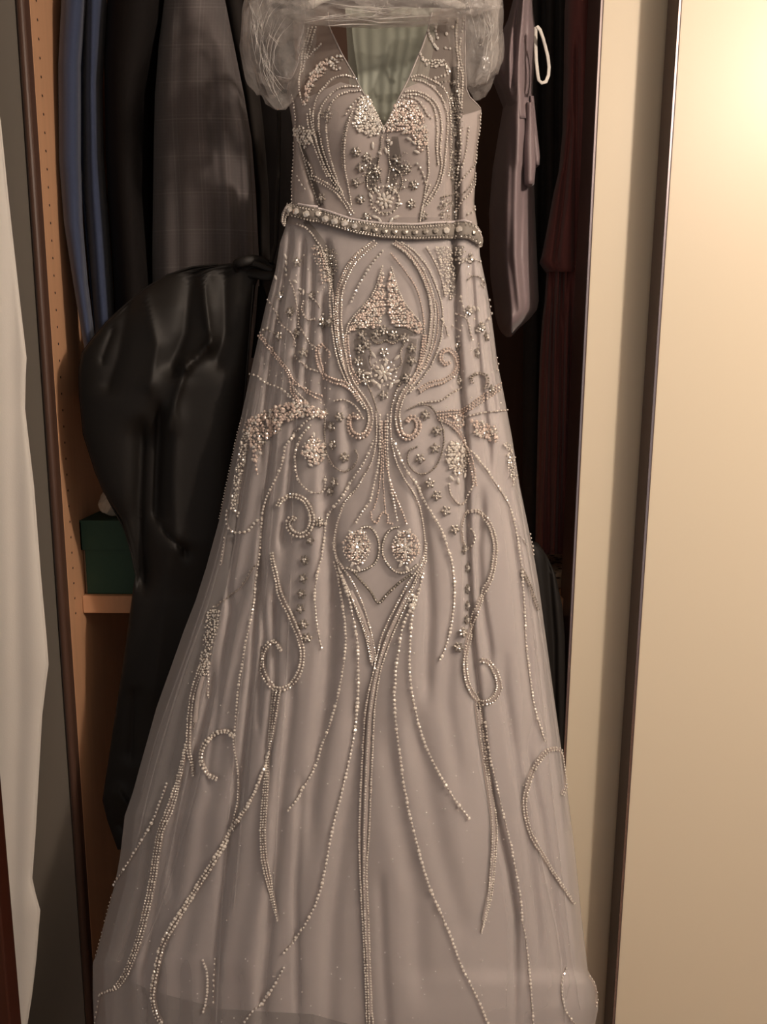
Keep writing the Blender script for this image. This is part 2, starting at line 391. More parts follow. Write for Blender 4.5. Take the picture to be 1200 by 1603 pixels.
# dark red dress
g = garment('red_dress', 'dark red chiffon dress hanging beside the rear sliding door edge', 'dress', 895, .30)
cloth('bodice', rng(-70, 425, 8), tab([(-70, 900), (-40, 892), (0, 888), (120, 886), (200, 884), (260, 878), (300, 868), (360, 857), (400, 849), (408, 845), (418, 852), (425, 858)]),
      tab([(-70, 915), (-40, 930), (0, 938), (425, 934)]), .29, .06, .09, M['red'], g, n=50,
      folds=[([(893, 200), (884, 300), (872, 400)], 4, .02), ([(903, 100), (900, 400)], 5, .02), ([(882, 280), (868, 405)], 4, .012)])
cloth('skirt', rng(415, 868, 9), tab([(415, 858), (440, 856), (470, 854), (500, 850), (530, 848), (560, 846), (700, 842), (900, 838)]), tab([(415, 934), (900, 920)]),
      .30, .06, .09, M['red'], g, n=60, folds=[([(866, 430), (858, 850)], 4, .03), ([(880, 430), (876, 850)], 5, .03), ([(893, 430), (892, 850)], 4, .02)], pleat=(26, .006))
hook(g, 908, .33, 2.33)

# black garment bag
g = thing('garment_bag', 'large black garment bag with a twisted top loop hanging left of the gown', 'garment bag', at(270, 800, .06))
bagL = tab([(406, 410), (410, 385), (414, 340), (418, 300), (430, 262), (452, 225), (482, 190), (505, 165), (530, 144), (552, 128), (580, 123.5), (620, 124), (680, 130), (740, 149), (768, 160), (790, 174), (812, 189), (850, 201), (898, 212), (930, 207), (960, 203), (1020, 195), (1120, 180), (1220, 165), (1252, 160), (1285, 168), (1330, 184)])
bagR = tab([(406, 416), (410, 420), (418, 416), (430, 408), (445, 400), (520, 392), (600, 385), (700, 374), (800, 372), (900, 372), (1000, 360), (1330, 330)])
cloth('bag_body', rng(406, 1330, 7), bagL, bagR, .075, lambda y: np.interp(y, [406, 480, 600, 850, 930, 1330], [.01, .04, .055, .045, .03, .03]), lambda y: np.interp(y, [406, 480, 800, 900, 1330], [.015, .06, .06, .04, .04]), M['bag'], g, n=110, nb=20, expo=.38, crease=True,
      folds=[([(316, 420), (322, 480), (330, 535)], 9, -.016), ([(330, 535), (312, 556), (291, 573)], 12, -.020), ([(291, 573), (276, 620), (264, 668)], 9, -.018),
             ([(300, 430), (290, 520), (270, 570)], 22, .020), ([(352, 430), (352, 520), (340, 560)], 16, .014),
             ([(250, 655), (246, 740), (245, 800)], 13, .030), ([(276, 660), (272, 760), (275, 840)], 14, -.012), ([(222, 690), (218, 800), (225, 900)], 20, .034),
             ([(200, 480), (185, 560), (170, 600)], 22, .018), ([(228, 470), (245, 540), (235, 600)], 14, -.012),
             ([(255, 830), (275, 850), (290, 862)], 8, .014), ([(262, 868), (255, 960), (240, 1080)], 26, -.010), ([(210, 1090), (205, 1180)], 14, .012),
             ([(185, 1240), (200, 1262), (230, 1280)], 12, -.014), ([(190, 1295), (215, 1310)], 10, .010), ([(175, 520), (160, 560)], 8, .008)])
mp = [(bagL(y) + 1.0, y) for y in (900, 870, 830, 780, 740, 680, 620, 580, 552, 530, 505, 482, 452, 430, 418, 414)]
o = tube('seam_piping', [at(a, b, .072) for a, b in mp], .0018, M['bag'], g, n=6)
tube('zip_seam', [at(397 - (y - 440) * .078, y, .043 - .00004 * (y - 440)) for y in range(446, 700, 10)], .0016, M['bag'], g, n=6)
th = np.linspace(0, 2 * math.pi, 40)
tube('twisted_loop', [at(401 + 30 * math.cos(t), 420 + (11 + 2 * math.sin(3 * t)) * math.sin(t) - 5 * math.cos(t) * -1, .055 - .012 * math.sin(2 * t)) for t in th], .009, M['bag'], g, n=10, flat=.45)
tube('twisted_loop', [at(370 + i * 7, 414 - 5 * math.sin(i * .45) + i * .9, .05) for i in range(9)], .006, M['bag'], g, n=8, flat=.5)
tube('hanging_strap', [at(424, 412, .06), at(432, 380, .09), at(436, 250, .20), at(437, 60, .30), at(437, -70, .345)], .004, M['bag'], g, n=8, flat=.5)
cloth('side_flap', rng(448, 560, 8), tab([(448, 404), (500, 400), (560, 393)]), tab([(448, 412), (470, 420), (500, 424), (560, 418)]), .10, .01, .02, M['black'], g, n=16)

# second bag low on the right
g = thing('garment_bag', 'black garment bag slumped behind the right edge of the gown skirt', 'garment bag', at(860, 1000, .13))
cloth('bag_body', rng(850, 1330, 10), tab([(850, 800), (1330, 815)]), tab([(850, 842), (870, 856), (900, 869), (950, 880), (1000, 884), (1100, 886), (1330, 884)]),
      .112, .02, .022, M['bag'], g, n=40, folds=[([(858, 900), (866, 1000), (868, 1200)], 6, .012)])

# green box, tissue, patterned box on the shelf
BY = .178; sh = zs1 + .0006
bx0 = float(at(135, 900, BY)[0]); zl0 = float(at(150, 861, BY - .004)[2]); zl1 = float(at(150, 815, BY - .004)[2])
g = thing('shoe_box', 'dark green lidded card box on the beech shelf behind the black bag', 'box', (bx0 + .15, BY + .05, sh))
box('box_body', bx0, bx0 + .30, BY, BY + .11, sh, zl1 - .006, M['green'], g, bev=.0015)
def lid():
    b = bmesh.new()
    x0, x1, y0, y1 = float(at(125.5, 840, BY - .004)[0]), bx0 + .306, BY - .004, BY + .114
    for a in ((x0, x1, y0, y1, zl1 - .004, zl1), (x0, x1, y0, y0 + .0025, zl0, zl1 - .004), (x0, x1, y1 - .0025, y1, zl0, zl1 - .004), (x0, x0 + .0025, y0, y1, zl0, zl1 - .004), (x1 - .0025, x1, y0, y1, zl0, zl1 - .004)):
        t = box_bm(*a); m = bpy.data.meshes.new('t'); t.to_mesh(m); t.free(); b.from_mesh(m); bpy.data.meshes.remove(m)
    return b
bm_obj('box_lid', lid(), M['green'], g)
box('card_edge', bx0 - .0025, bx0 - .0003, BY + .001, BY + .10, sh, zl0 - .002, M['card'], g, bev=0)
def crumple(name, c, r, m_, parent=None, seed=1):
    b = bmesh.new(); bmesh.ops.create_icosphere(b, subdivisions=3, radius=1)
    rs = np.random.RandomState(seed); D = rs.normal(size=(26, 3)); D /= np.linalg.norm(D, axis=1)[:, None]
    for v in b.verts:
        n = np.array(v.co); q = 1 - .28 * max(0, np.max(D @ n) - .75) / .25 + rs.normal() * .025
        v.co = Vector((c[0] + r[0] * n[0] * q, c[1] + r[1] * n[1] * q, c[2] + r[2] * n[2] * q))
    return bm_obj(name, b, m_, parent)
c = at(170, 790, BY + .03)
tag(crumple('tissue_paper', (float(c[0]), float(c[1]), zl1 + .030), (.026, .03, .030), M['paper'], seed=3), 'crumpled off-white tissue paper lying on the green box', 'paper')
def pattern():
    m = mat('patterned_cloth', (.5, .42, .33), rough=.8)
    nt = m.node_tree; N = nt.nodes; L = nt.links; p = N['Principled BSDF']
    v = N.new('ShaderNodeTexVoronoi'); v.inputs['Scale'].default_value = 55; tc = N.new('ShaderNodeTexCoord'); L.new(tc.outputs['Object'], v.inputs['Vector'])
    r = N.new('ShaderNodeValToRGB'); r.color_ramp.elements[0].position = .35; r.color_ramp.elements[0].color = (.10, .07, .05, 1); r.color_ramp.elements[1].position = .5; r.color_ramp.elements[1].color = (.52, .44, .34, 1)
    L.new(v.outputs['Distance'], r.inputs[0]); L.new(r.outputs[0], p.inputs['Base Color']); return m
px_ = float(at(840, 900, .24)[0]); px2_ = float(at(905, 900, .24)[0]); zt = float(at(875, 896, .24)[2])
g = thing('storage_box', 'cream and brown patterned storage box on the shelf beside the rear sliding door', 'box', ((px_ + px2_) / 2, .34, sh))
box('box_body', px_, px2_, .24, .46, sh, max(zt - .012, sh + .02), pattern(), g, bev=.004)
box('box_lid', px_ - .003, px2_ + .003, .237, .463, max(zt - .0115, sh + .021), max(zt, sh + .034), bpy.data.materials['patterned_cloth'], g, bev=.003)

# white cloth at the far left
ce = [(-330, -62), (-60, -40), (60, -25), (190, 0), (300, 11), (400, 22), (480, 31), (560, 40.5), (590, 39), (640, 38), (700, 45), (760, 52), (900, 63), (1000, 72), (1040, 75), (1070, 71), (1120, 65), (1200, 60.5), (1300, 55), (1375, 49.5), (1400, 55), (1425, 62), (1450, 60), (1500, 56), (1560, 49), (1603, 42), (1680, 34), (1860, 30)]
g = thing('white_curtain', 'white cloth hanging at the far left with an uneven right edge', 'curtain', at(10, 900, -.05))
cloth('curtain_cloth', rng(-330, 1860, 8), lambda y: np.asarray(y) * 0 - 260, tab(ce), -.02, .03, .03, M['white_cloth'], g, n=80,
      folds=[([(-90, -60), (-60, 800), (-80, 1680)], 18, .02), ([(-160, -60), (-150, 1680)], 22, .02), ([(20, 500), (30, 1100), (14, 1600)], 16, .006)], expo=.35)
tube('hem_edge', [at(x - .8, y, -.021) for y, x in ce], .0022, M['white_cloth'], g, n=8)

# ================================================================== the beaded gown
gown = thing('beaded_gown', 'long silver mauve evening gown with beaded tulle hanging in front of the open wardrobe', 'dress', (0, -.05, .10))
Lt = tab([(0, 449), (140, 449), (160, 452), (180, 456), (200, 459), (215, 460), (240, 460), (260, 459), (280, 457), (320, 456), (345, 450), (380, 438), (423, 431), (473, 417), (530, 404), (584, 392), (649, 378), (730, 361), (814, 343), (890, 322), (940, 306), (986, 288), (1023, 275), (1107, 245), (1203, 218), (1240, 208), (1277, 195), (1339, 188), (1383, 180), (1457, 160), (1493, 151), (1508, 145), (1560, 145), (1603, 147), (1700, 150)])
Rt = tab([(0, 753), (168, 752), (175, 753), (200, 750), (225, 746), (250, 744), (300, 742), (320, 741), (345, 745), (370, 749), (400, 751), (447, 761), (470, 765), (495, 769), (533, 774), (567, 778), (600, 785), (642, 793), (684, 801), (728, 808), (760, 813), (837, 829), (879, 837), (915, 843), (960, 849), (1092, 867), (1142, 874), (1240, 888), (1345, 901), (1436, 910), (1520, 920), (1541, 933), (1580, 936), (1603, 931), (1700, 934)])
Yc = tab([(0, .0), (350, .0), (600, -.01), (1000, -.03), (1603, -.06), (1700, -.06)])
Db = tab([(0, .045), (200, .06), (350, .05), (450, .07), (700, .11), (1000, .15), (1300, .18), (1603, .20), (1700, .20)])
GF = [  # folds of the gown: path, width, depth inwards (photo directions, metres)
    ([(704, 130), (712, 200), (714, 260), (716, 345)], 6, .012), ([(462, 195), (474, 240), (486, 280), (500, 325)], 5, .010),
    ([(510, 385), (518, 420), (520, 450)], 8, .012), ([(474, 395), (470, 470), (462, 570)], 4.5, .011), ([(453, 385), (438, 480), (424, 570), (408, 680)], 4.5, .012),
    ([(438, 420), (424, 490), (412, 560)], 3.5, .008), ([(489, 420), (486, 500), (478, 600)], 4.5, .008), ([(506, 470), (508, 545), (505, 620)], 5, .009),
    ([(708, 385), (712, 440), (713, 520), (719, 600), (727, 690), (729, 800), (733, 900), (737, 1000), (748, 1100), (760, 1200), (778, 1290), (794, 1360), (806, 1440)], 6.5, .020),
    ([(738, 430), (742, 500), (752, 600), (766, 700)], 5, .010), ([(757, 480), (765, 560), (775, 640)], 4, .008),
    ([(754, 800), (748, 860), (752, 930), (766, 1020)], 7, .012), ([(790, 760), (808, 880), (822, 1000), (835, 1120)], 9, .010),
    ([(655, 770), (668, 880), (672, 960), (668, 1060)], 10, .012), ([(510, 700), (512, 800), (518, 900), (517, 1000), (510, 1110), (488, 1260)], 14, .016),
    ([(546, 640), (548, 700), (545, 760)], 8, .006), ([(460, 680), (452, 760), (440, 840)], 6, .010), ([(425, 700), (412, 800), (404, 900), (394, 1050), (380, 1200)], 5, .012),
    ([(408, 900), (412, 1000), (404, 1120)], 4, .008), ([(430, 960), (430, 1060), (418, 1180)], 5, .010), ([(385, 720), (372, 820), (358, 920)], 5, .008),
    ([(455, 1100), (440, 1240), (425, 1400), (410, 1560)], 9, .014), ([(360, 960), (344, 1080), (326, 1200)], 6, .010), ([(330, 1080), (300, 1220), (270, 1360)], 7, .012),
    ([(370, 1240), (352, 1360), (338, 1500)], 7, .012), ([(560, 1150), (540, 1290), (520, 1440), (515, 1603)], 14, .012), ([(650, 1140), (668, 1220), (690, 1330), (720, 1440)], 18, .010),
    ([(610, 1180), (628, 1300), (650, 1400), (655, 1520)], 16, .010), ([(720, 900), (706, 1000), (700, 1100), (716, 1200)], 12, .008), ([(826, 1180), (846, 1280), (864, 1400), (880, 1520)], 8, .012),
    ([(280, 1240), (250, 1380), (225, 1520)], 8, .012), ([(848, 1060), (868, 1200), (884, 1330), (900, 1480)], 6, .010), ([(790, 1080), (806, 1180), (826, 1320), (842, 1460)], 9, .010),
    ([(470, 1260), (462, 1400), (465, 1560)], 6, .010), ([(596, 1400), (600, 1500), (606, 1603)], 8, .008),
]
def dressY(px, py):
    px, py = np.broadcast_arrays(np.asarray(px, float), np.asarray(py, float))
    L, R = Lt(py), Rt(py); s = np.clip((2 * px - L - R) / (R - L), -1, 1)
    prof = np.clip(1 - s * s, 0, 1) ** .55
    skirt = np.clip((py - 380) / 200, 0, 1)
    lf = np.clip(-s * 1.4, 0, 1)
    pl = (.0020 * np.sin(21 * s + .7 * np.sin(py * .006)) + .0028 * lf * np.sin(55 * s + 1.2 * np.sin(py * .004)) + .004 * np.sin(9 * s + 1.4)) * skirt * (0.5 + .5 * np.clip((py - 500) / 600, 0, 1))
    f = (foldsum(GF, px, py) * (1 - .4 * np.clip((py - 950) / 300, 0, 1)) + pl) * np.clip(prof * 2.2, 0, 1)
    # bust
    bust = .018 * np.exp(-((px - 545) / 45) ** 2 - ((py - 215) / 60) ** 2) + .018 * np.exp(-((px - 655) / 45) ** 2 - ((py - 215) / 60) ** 2)
    return Yc(py) - Db(py) * prof - bust + f

def dress_pt(px, py, off=0.):
    Y = dressY(px, py); P = at(px, py, Y); e = 1.5
    A = at(np.asarray(px) + e, py, dressY(np.asarray(px) + e, py)) - at(np.asarray(px) - e, py, dressY(np.asarray(px) - e, py))
    B = at(px, np.asarray(py) + e, dressY(px, np.asarray(py) + e)) - at(px, np.asarray(py) - e, dressY(px, np.asarray(py) - e))
    Nn = np.cross(B, A); Nn /= np.linalg.norm(Nn, axis=-1)[..., None] + 1e-12
    Nn = np.where((Nn[..., 1] > 0)[..., None], -Nn, Nn)
    return P + Nn * off, Nn

def gridfaces(m, k, wrap=False):
    i = np.arange(m - 1)[:, None] * k; j = np.arange(k if wrap else k - 1)[None]; jn = (j + 1) % k
    return np.stack([i + j, i + k + j, i + k + jn, i + jn], -1).reshape(-1, 4)

def skirt_tube(name, material, y0, y1f, dl, dr, push, n, nb, hem_z=None, step=6):
    s = np.linspace(-1, 1, n); s = .4 * np.sin(s * math.pi / 2) + .6 * s
    t = np.linspace(0, 1, int((1640 - y0) / step))
    yend = y1f(s)
    PY = y0 + t[:, None] * (yend[None] - y0)
    L, R = Lt(PY) + dl(PY), Rt(PY) - dr(PY)
    PX = (L + R) / 2 + (R - L) / 2 * s[None]
    FR = at(PX, PY, dressY(PX, PY)); FR[..., 1] += push
    sb = np.linspace(1, -1, nb + 2)[1:-1]
    pyb = y0 + t * (yend[n // 2] - y0)
    Lb, Rb = FR[:, 0], FR[:, -1]
    u = (sb + 1) / 2
    BK = Lb[:, None] * (1 - u)[None, :, None] + Rb[:, None] * u[None, :, None]
    dbk = np.interp(pyb, [345, 600, 1000, 1603], [.02, .04, .06, .085])
    BK[..., 1] += dbk[:, None] * ((1 - sb ** 2) ** .5)[None] * (1 + .25 * np.sin(17 * sb))[None] - push * .5
    V = np.concatenate([FR, BK], 1)
    if hem_z is not None:
        add = []
        for q in np.linspace(.2, 1, 5):
            r = V[-1].copy(); r[:, 2] = r[:, 2] * (1 - q) + hem_z * q; r[:, 0] *= 1 + .04 * q
            r[:, 1] = np.minimum(r[:, 1], .08); add.append(r)
        V = np.concatenate([V, np.array(add)], 0)
    m, k = V.shape[:2]
    return mesh_np(name, V.reshape(-1, 3), gridfaces(m, k, True), material, gown)

zero = lambda y: np.zeros_like(y)
# satin lining of the skirt, shorter than the tulle
hemL = lambda s: np.interp(s, [-1, -.9, -.6, -.2, .3, .7, 1], [1540, 1556, 1584, 1592, 1640, 1640, 1600])
lin = skirt_tube('skirt_lining', M['lining'], 345, hemL, tab([(345, 1), (420, 3), (560, 10), (700, 16), (800, 26), (900, 38), (1000, 50), (1100, 58), (1200, 62), (1400, 60), (1480, 58), (1700, 56)]), tab([(345, 1), (600, 8), (900, 10), (1300, 12), (1480, 16), (1700, 22)]), .006, 260, 40)
skirt_tube('tulle_underlayer', M['tulle'], 350, lambda s: s * 0 + 1640, tab([(345, 0), (600, 5), (1000, 14), (1700, 18)]), tab([(345, 0), (1000, 5), (1700, 9)]), .003, 200, 30, hem_z=.12)
skirt_tube('tulle_overskirt', M['tulle'], 340, lambda s: s * 0 + 1640, zero, zero, 0., 260, 40, hem_z=.10)

# bodice: satin from the bust down, sheer net above it and over the shoulders
armL = tab([(10, 478), (45, 474), (70, 471), (100, 466), (118, 458), (130, 452), (138, 449)] + [(y, float(Lt(y))) for y in range(150, 361, 10)])
armR = tab([(10, 728), (60, 728), (100, 728), (140, 730), (152, 735), (160, 743), (168, 751)] + [(y, float(Rt(y))) for y in range(175, 361, 10)])
vL = tab([(10, 512), (42, 515), (55, 521), (85, 535), (118, 554), (137, 563), (152, 572), (175, 584), (196, 597), (200, 600), (360, 600)])
vR = tab([(10, 678), (48, 669), (75, 660), (95, 651), (122, 640), (140, 631), (158, 622), (180, 612), (197, 603), (201, 600), (360, 600)])
def half(name, material, eL, eR, topf, off, nx=70, ny=90):
    t = np.linspace(0, 1, nx); v = np.linspace(0, 1, ny)
    top = topf(t); PY = top[None] + v[:, None] * (352 - top[None]); PX = eL(PY) + (eR(PY) - eL(PY)) * t[None]
    P, _ = dress_pt(PX, PY, off)
    return mesh_np(name, P.reshape(-1, 3), gridfaces(ny, nx), material, gown)
half('bodice_lining', M['lining'], armL, vL, lambda t: np.interp(t, [0, .25, .5, .75, 1], [150, 152, 140, 128, 136]), -.001)
half('bodice_lining', M['lining'], vR, armR, lambda t: np.interp(t, [0, .25, .5, .62, .8, 1], [139, 126, 134, 160, 180, 172]), -.001)
half('shoulder_net', M['net'], armL, vL, lambda t: t * 0 + 14, .001)
half('shoulder_net', M['net'], vR, armR, lambda t: t * 0 + 14, .001)
# piped edges
def edge(name, pts, r=.0018, off=.001, m_=None):
    P, _ = dress_pt(np.array([p[0] for p in pts]), np.array([p[1] for p in pts]), off); return tube(name, P, r, m_ or M['net'], gown, n=6)
ys = np.arange(20, 201, 6.0)
edge('neckline_edge', [(float(vL(y)), y) for y in ys] + [(float(vR(y)), y) for y in ys[::-1]], .0013, .001, M['beltcloth'])
edge('armhole_edge', [(float(armL(y)) + 1, y) for y in np.arange(20, 141, 6.0)], .0014, .001, M['beltcloth'])
edge('armhole_edge', [(float(armR(y)) - 1, y) for y in np.arange(20, 173, 6.0)], .0014, .001, M['beltcloth'])
# back of the bodice seen through the neckline
def back(name, material, xa, xb, ya, yb, Y, amp, k, nx=90, ny=30):
    t = np.linspace(0, 1, nx); y = np.linspace(ya, yb, ny)
    PX = xa(y)[:, None] + (xb(y) - xa(y))[:, None] * t[None]; PY = np.broadcast_to(y[:, None], PX.shape)
    P = at(PX, PY, Y + amp * np.sin(k * t[None] * 6.283 + .8 * np.sin(t * 9)[None] + PY * .004))
    return mesh_np(name, P.reshape(-1, 3), gridfaces(ny, nx), material, gown)
back('back_net', M['backnet'], tab([(10, 548), (60, 552), (120, 560), (235, 560)]), tab([(10, 672), (60, 668), (120, 650), (235, 640)]), 12, 235, .025, .0011, 6)
back('back_net', M['backnet'], tab([(10, 540), (235, 552)]), tab([(10, 690), (235, 650)]), 12, 235, .040, .001, 4)
back('back_bodice', M['lining'], tab([(150, 462), (350, 462)]), tab([(150, 744), (350, 738)]), 188, 350, .032, .004, 6)

# ------------------------------------------------------------------ beads
def ico():
    b = bmesh.new(); bmesh.ops.create_icosphere(b, subdivisions=1, radius=1.0)
    V = np.array([v.co[:] for v in b.verts]); FA = np.array([[v.index for v in f.verts] for f in b.faces]); b.free(); return V, FA
ICO = ico()
PXM = 1.16e-3                                         # metres per photo pixel at the gown
def frames(Nn, ang=None):
    up = np.array((0, 0, 1.0)); A = np.cross(np.broadcast_to(up, Nn.shape), Nn); A /= np.linalg.norm(A, axis=1)[:, None] + 1e-9; B = np.cross(Nn, A)
    if ang is None: ang = np.random.rand(len(Nn)) * 6.283
    c, s_ = np.cos(ang)[:, None], np.sin(ang)[:, None]
    return c * A + s_ * B, -s_ * A + c * B
def bead_mesh(name, px, py, dia, material, parent=None, aspect=1., ang=None, lift=.35, kind=None, flat=.75):
    px = np.asarray(px, float); py = np.asarray(py, float); dia = np.broadcast_to(np.asarray(dia, float), px.shape)
    r = dia * PXM / 2
    ok = (px > Lt(py) - 3) & (px < Rt(py) + 3)
    cx = np.clip(px, Lt(py) + 1.2, Rt(py) - 1.2)
    P, Nn = dress_pt(cx, py, 0.0020)
    P = P + Nn * (r * lift)[:, None]
    A, B = frames(Nn, ang)
    v = ICO[0]; n = len(px)
    V = P[:, None] + r[:, None, None] * (v[None, :, 0:1] * A[:, None] * aspect + v[None, :, 1:2] * B[:, None] + v[None, :, 2:3] * Nn[:, None] * flat)
    FA = ICO[1][None] + (np.arange(n) * len(v))[:, None, None]
    o = mesh_np(name, V.reshape(-1, 3), FA.reshape(-1, 3), material, parent or gown, smooth=False)
    if kind: o['kind'] = kind
    return o
def spline(pts, step):
    P = np.array(pts, float)
    if len(P) > 2:
        Q = np.vstack([2 * P[0] - P[1], P, 2 * P[-1] - P[-2]]); out = []
        for i in range(1, len(Q) - 2):
            t = np.linspace(0, 1, 12, endpoint=False)[:, None]; a, b, c, d = Q[i - 1], Q[i], Q[i + 1], Q[i + 2]
            out.append(.5 * (2 * b + (c - a) * t + (2 * a - 5 * b + 4 * c - d) * t ** 2 + (3 * b - a - 3 * c + d) * t ** 3))
        P = np.vstack(out + [P[-1:]])
    l = np.concatenate([[0], np.cumsum(np.linalg.norm(np.diff(P, axis=0), axis=1))])
    n = max(2, int(l[-1] / step) + 1); q = np.linspace(0, l[-1], n)
    C = np.stack([np.interp(q, l, P[:, 0]), np.interp(q, l, P[:, 1])], 1)
    T = np.gradient(C, axis=0); T /= np.linalg.norm(T, axis=1)[:, None] + 1e-9
    return C, np.stack([-T[:, 1], T[:, 0]], 1)
def strand(pts, dia=3.2, step=4.0, rows=(0,), m_='bead', jit=.25, taper=None, parent=None, name='bead_strand', vary=.15):
    X = []; Yv = []; D = []
    for r in rows:
        C, Nm = spline(pts, step); n = len(C)
        wd_ = 1.0 if taper is None else np.interp(np.linspace(0, 1, n), np.linspace(0, 1, len(taper)), taper)[:, None]
        C = C + Nm * r * wd_ + np.random.normal(size=C.shape) * jit
        X.append(C[:, 0]); Yv.append(C[:, 1]); D.append(dia * (1 + vary * np.random.normal(size=n)).clip(.6, 1.5))
    o = bead_mesh(name, np.concatenate(X), np.concatenate(Yv), np.concatenate(D), M[m_], parent)
    C, Nm = spline(pts, step); n = len(C)
    wd_ = np.ones(n) if taper is None else np.interp(np.linspace(0, 1, n), np.linspace(0, 1, len(taper)), taper)
    w_ = (max(abs(r) for r in rows) * wd_ + dia * .5) * (1.0 if len(rows) > 1 or dia < 3.5 else .4)
    add_ribbon(o, C, Nm, w_)
    return o
def add_ribbon(o, C, Nm, w_):
    """the embroidered backing the beads are sewn on: a thin domed ribbon joined to the strand"""
    V = []
    for k, h in ((-1, .0003), (-.5, .0011), (.5, .0011), (1, .0003)):
        px = C[:, 0] + Nm[:, 0] * w_ * k; py = C[:, 1] + Nm[:, 1] * w_ * k
        P, _ = dress_pt(np.clip(px, Lt(py) + .8, Rt(py) - .8), py, h); V.append(P)
    V = np.stack(V, 1); b = bpy.data.meshes.new('t'); FA = gridfaces(len(C), 4)
    m = o.data; n0 = len(m.vertices); A = np.empty(n0 * 3, np.float32); m.vertices.foreach_get('co', A)
    T = np.empty(len(m.polygons) * 3, np.int32); m.loops.foreach_get('vertex_index', T)
    tri = np.vstack([T.reshape(-1, 3), np.stack([FA[:, 0], FA[:, 1], FA[:, 2]], 1) + n0, np.stack([FA[:, 0], FA[:, 2], FA[:, 3]], 1) + n0])
    bpy.data.meshes.remove(b)
    q = mesh_np(o.name, np.vstack([A.reshape(-1, 3), V.reshape(-1, 3)]), tri, None, None, smooth=False, mats=[m.materials[0], M['cord']], midx=[0] * (len(T) // 3) + [1] * (2 * len(FA)))
    o.data = q.data; bpy.data.objects.remove(q); bpy.data.meshes.remove(m)
def thread(pts, wpx=4, off=.0006, name='backing_thread', m_='thread'):
    """flat smoke-coloured cord sewn under a strand"""
    C, _ = spline(pts, 5.0); P, Nn = dress_pt(np.clip(C[:, 0], Lt(C[:, 1]) + 1, Rt(C[:, 1]) - 1), C[:, 1], off)
    return tube(name, P, wpx * PXM / 2, M[m_], gown, n=6, flat=.5)
def inside(poly, x, y):
    P = np.array(poly, float); c = np.zeros(x.shape, bool); j = len(P) - 1
    for i in range(len(P)):
        xi, yi = P[i]; xj, yj = P[j]
        c ^= ((yi > y) != (yj > y)) & (x < (xj - xi) * (y - yi) / (yj - yi + 1e-9) + xi); j = i
    return c
def cluster(poly, gap=4.2, dia=3.8,  m_='beadp', jit=.35, name='crystal_cluster', aspect=1.25, mix=None):
    P = np.array(poly, float); x0, y0 = P.min(0); x1, y1 = P.max(0)
    gx, gy = np.meshgrid(np.arange(x0, x1, gap), np.arange(y0, y1, gap * .87)); gx = gx + (np.arange(gx.shape[0]) % 2)[:, None] * gap / 2
    gx = (gx + np.random.normal(size=gx.shape) * gap * jit * .5).ravel(); gy = (gy + np.random.normal(size=gy.shape) * gap * jit * .5).ravel()
    k = inside(poly, gx, gy); gx, gy = gx[k], gy[k]
    n = len(gx); dia = dia * .92; sel = np.random.rand(n) < .2
    if n < 3: return
    bead_mesh(name, gx[~sel], gy[~sel], dia * (1 + .2 * np.random.normal(size=(~sel).sum())).clip(.6, 1.5), M[m_], aspect=aspect, kind='stuff')
    bead_mesh('seed_fill', gx + gap * .5, gy + np.random.normal(size=n) * .6, dia * .75, M['beadd'], kind='stuff', lift=.1)
    if sel.sum() > 1: bead_mesh(name, gx[sel], gy[sel], dia * 1.15, M['stone'], aspect=aspect, kind='stuff')

# local-space templates for rosettes and crystal flowers
def tmpl(parts):
    V = []; FA = []; b = 0
    for (x, y, z, a, rx, ry, rz) in parts:
        v = ICO[0] * np.array((rx, ry, rz)); c, s_ = math.cos(a), math.sin(a)
        v = np.stack([v[:, 0] * c - v[:, 1] * s_ + x, v[:, 0] * s_ + v[:, 1] * c + y, v[:, 2] + z], 1)
        V.append(v); FA.append(ICO[1] + b); b += len(v)
    return np.vstack(V), np.vstack(FA)
def data(name, parts, m_):
    V, FA = tmpl(parts); o = mesh_np(name, V, FA, M[m_], None, smooth=False); d = o.data; bpy.data.objects.remove(o); return d
u = PXM
ROS_P = [data('flower_petals', [(math.cos(a) * 5.2 * u, math.sin(a) * 5.2 * u, .8 * u, a, 3.3 * u, 2.6 * u, 1.6 * u) for a in np.arange(5 if k else 6) * 6.283 / (5 if k else 6) + k * .5], 'petal') for k in (0, 1)]
ROS_C = data('flower_centre', [(math.cos(a) * 2.0 * u, math.sin(a) * 2.0 * u, 2.6 * u, a, 2.0 * u, 1.9 * u, 1.6 * u) for a in (0.3, 2.4, 4.5)], 'stone')
def place(d, name, px, py, rot, scale, parent, off=.0012):
    P, Nn = dress_pt(np.array([px]), np.array([py]), off); A, B = frames(Nn, np.array([rot]))
    o = bpy.data.objects.new(name, d); COL.objects.link(o)
    Mx = Matrix(((A[0][0], B[0][0], Nn[0][0]), (A[0][1], B[0][1], Nn[0][1]), (A[0][2], B[0][2], Nn[0][2]))).to_4x4() @ Matrix.Scale(scale, 4)
    Mx.translation = Vector([float(c) for c in P[0]])
    o.parent = parent; o.matrix_parent_inverse = INV.get(parent.name, Matrix.Identity(4)); o.matrix_basis = Mx
    pass
    return o
def rosette(px, py, sc=1.0, k=None):
    o = place(ROS_P[random.randint(0, 1) if k is None else k], 'flower_applique', px, py, random.random() * 6, sc, gown)
    c = bpy.data.objects.new('flower_centre', ROS_C); COL.objects.link(c); c.parent = o
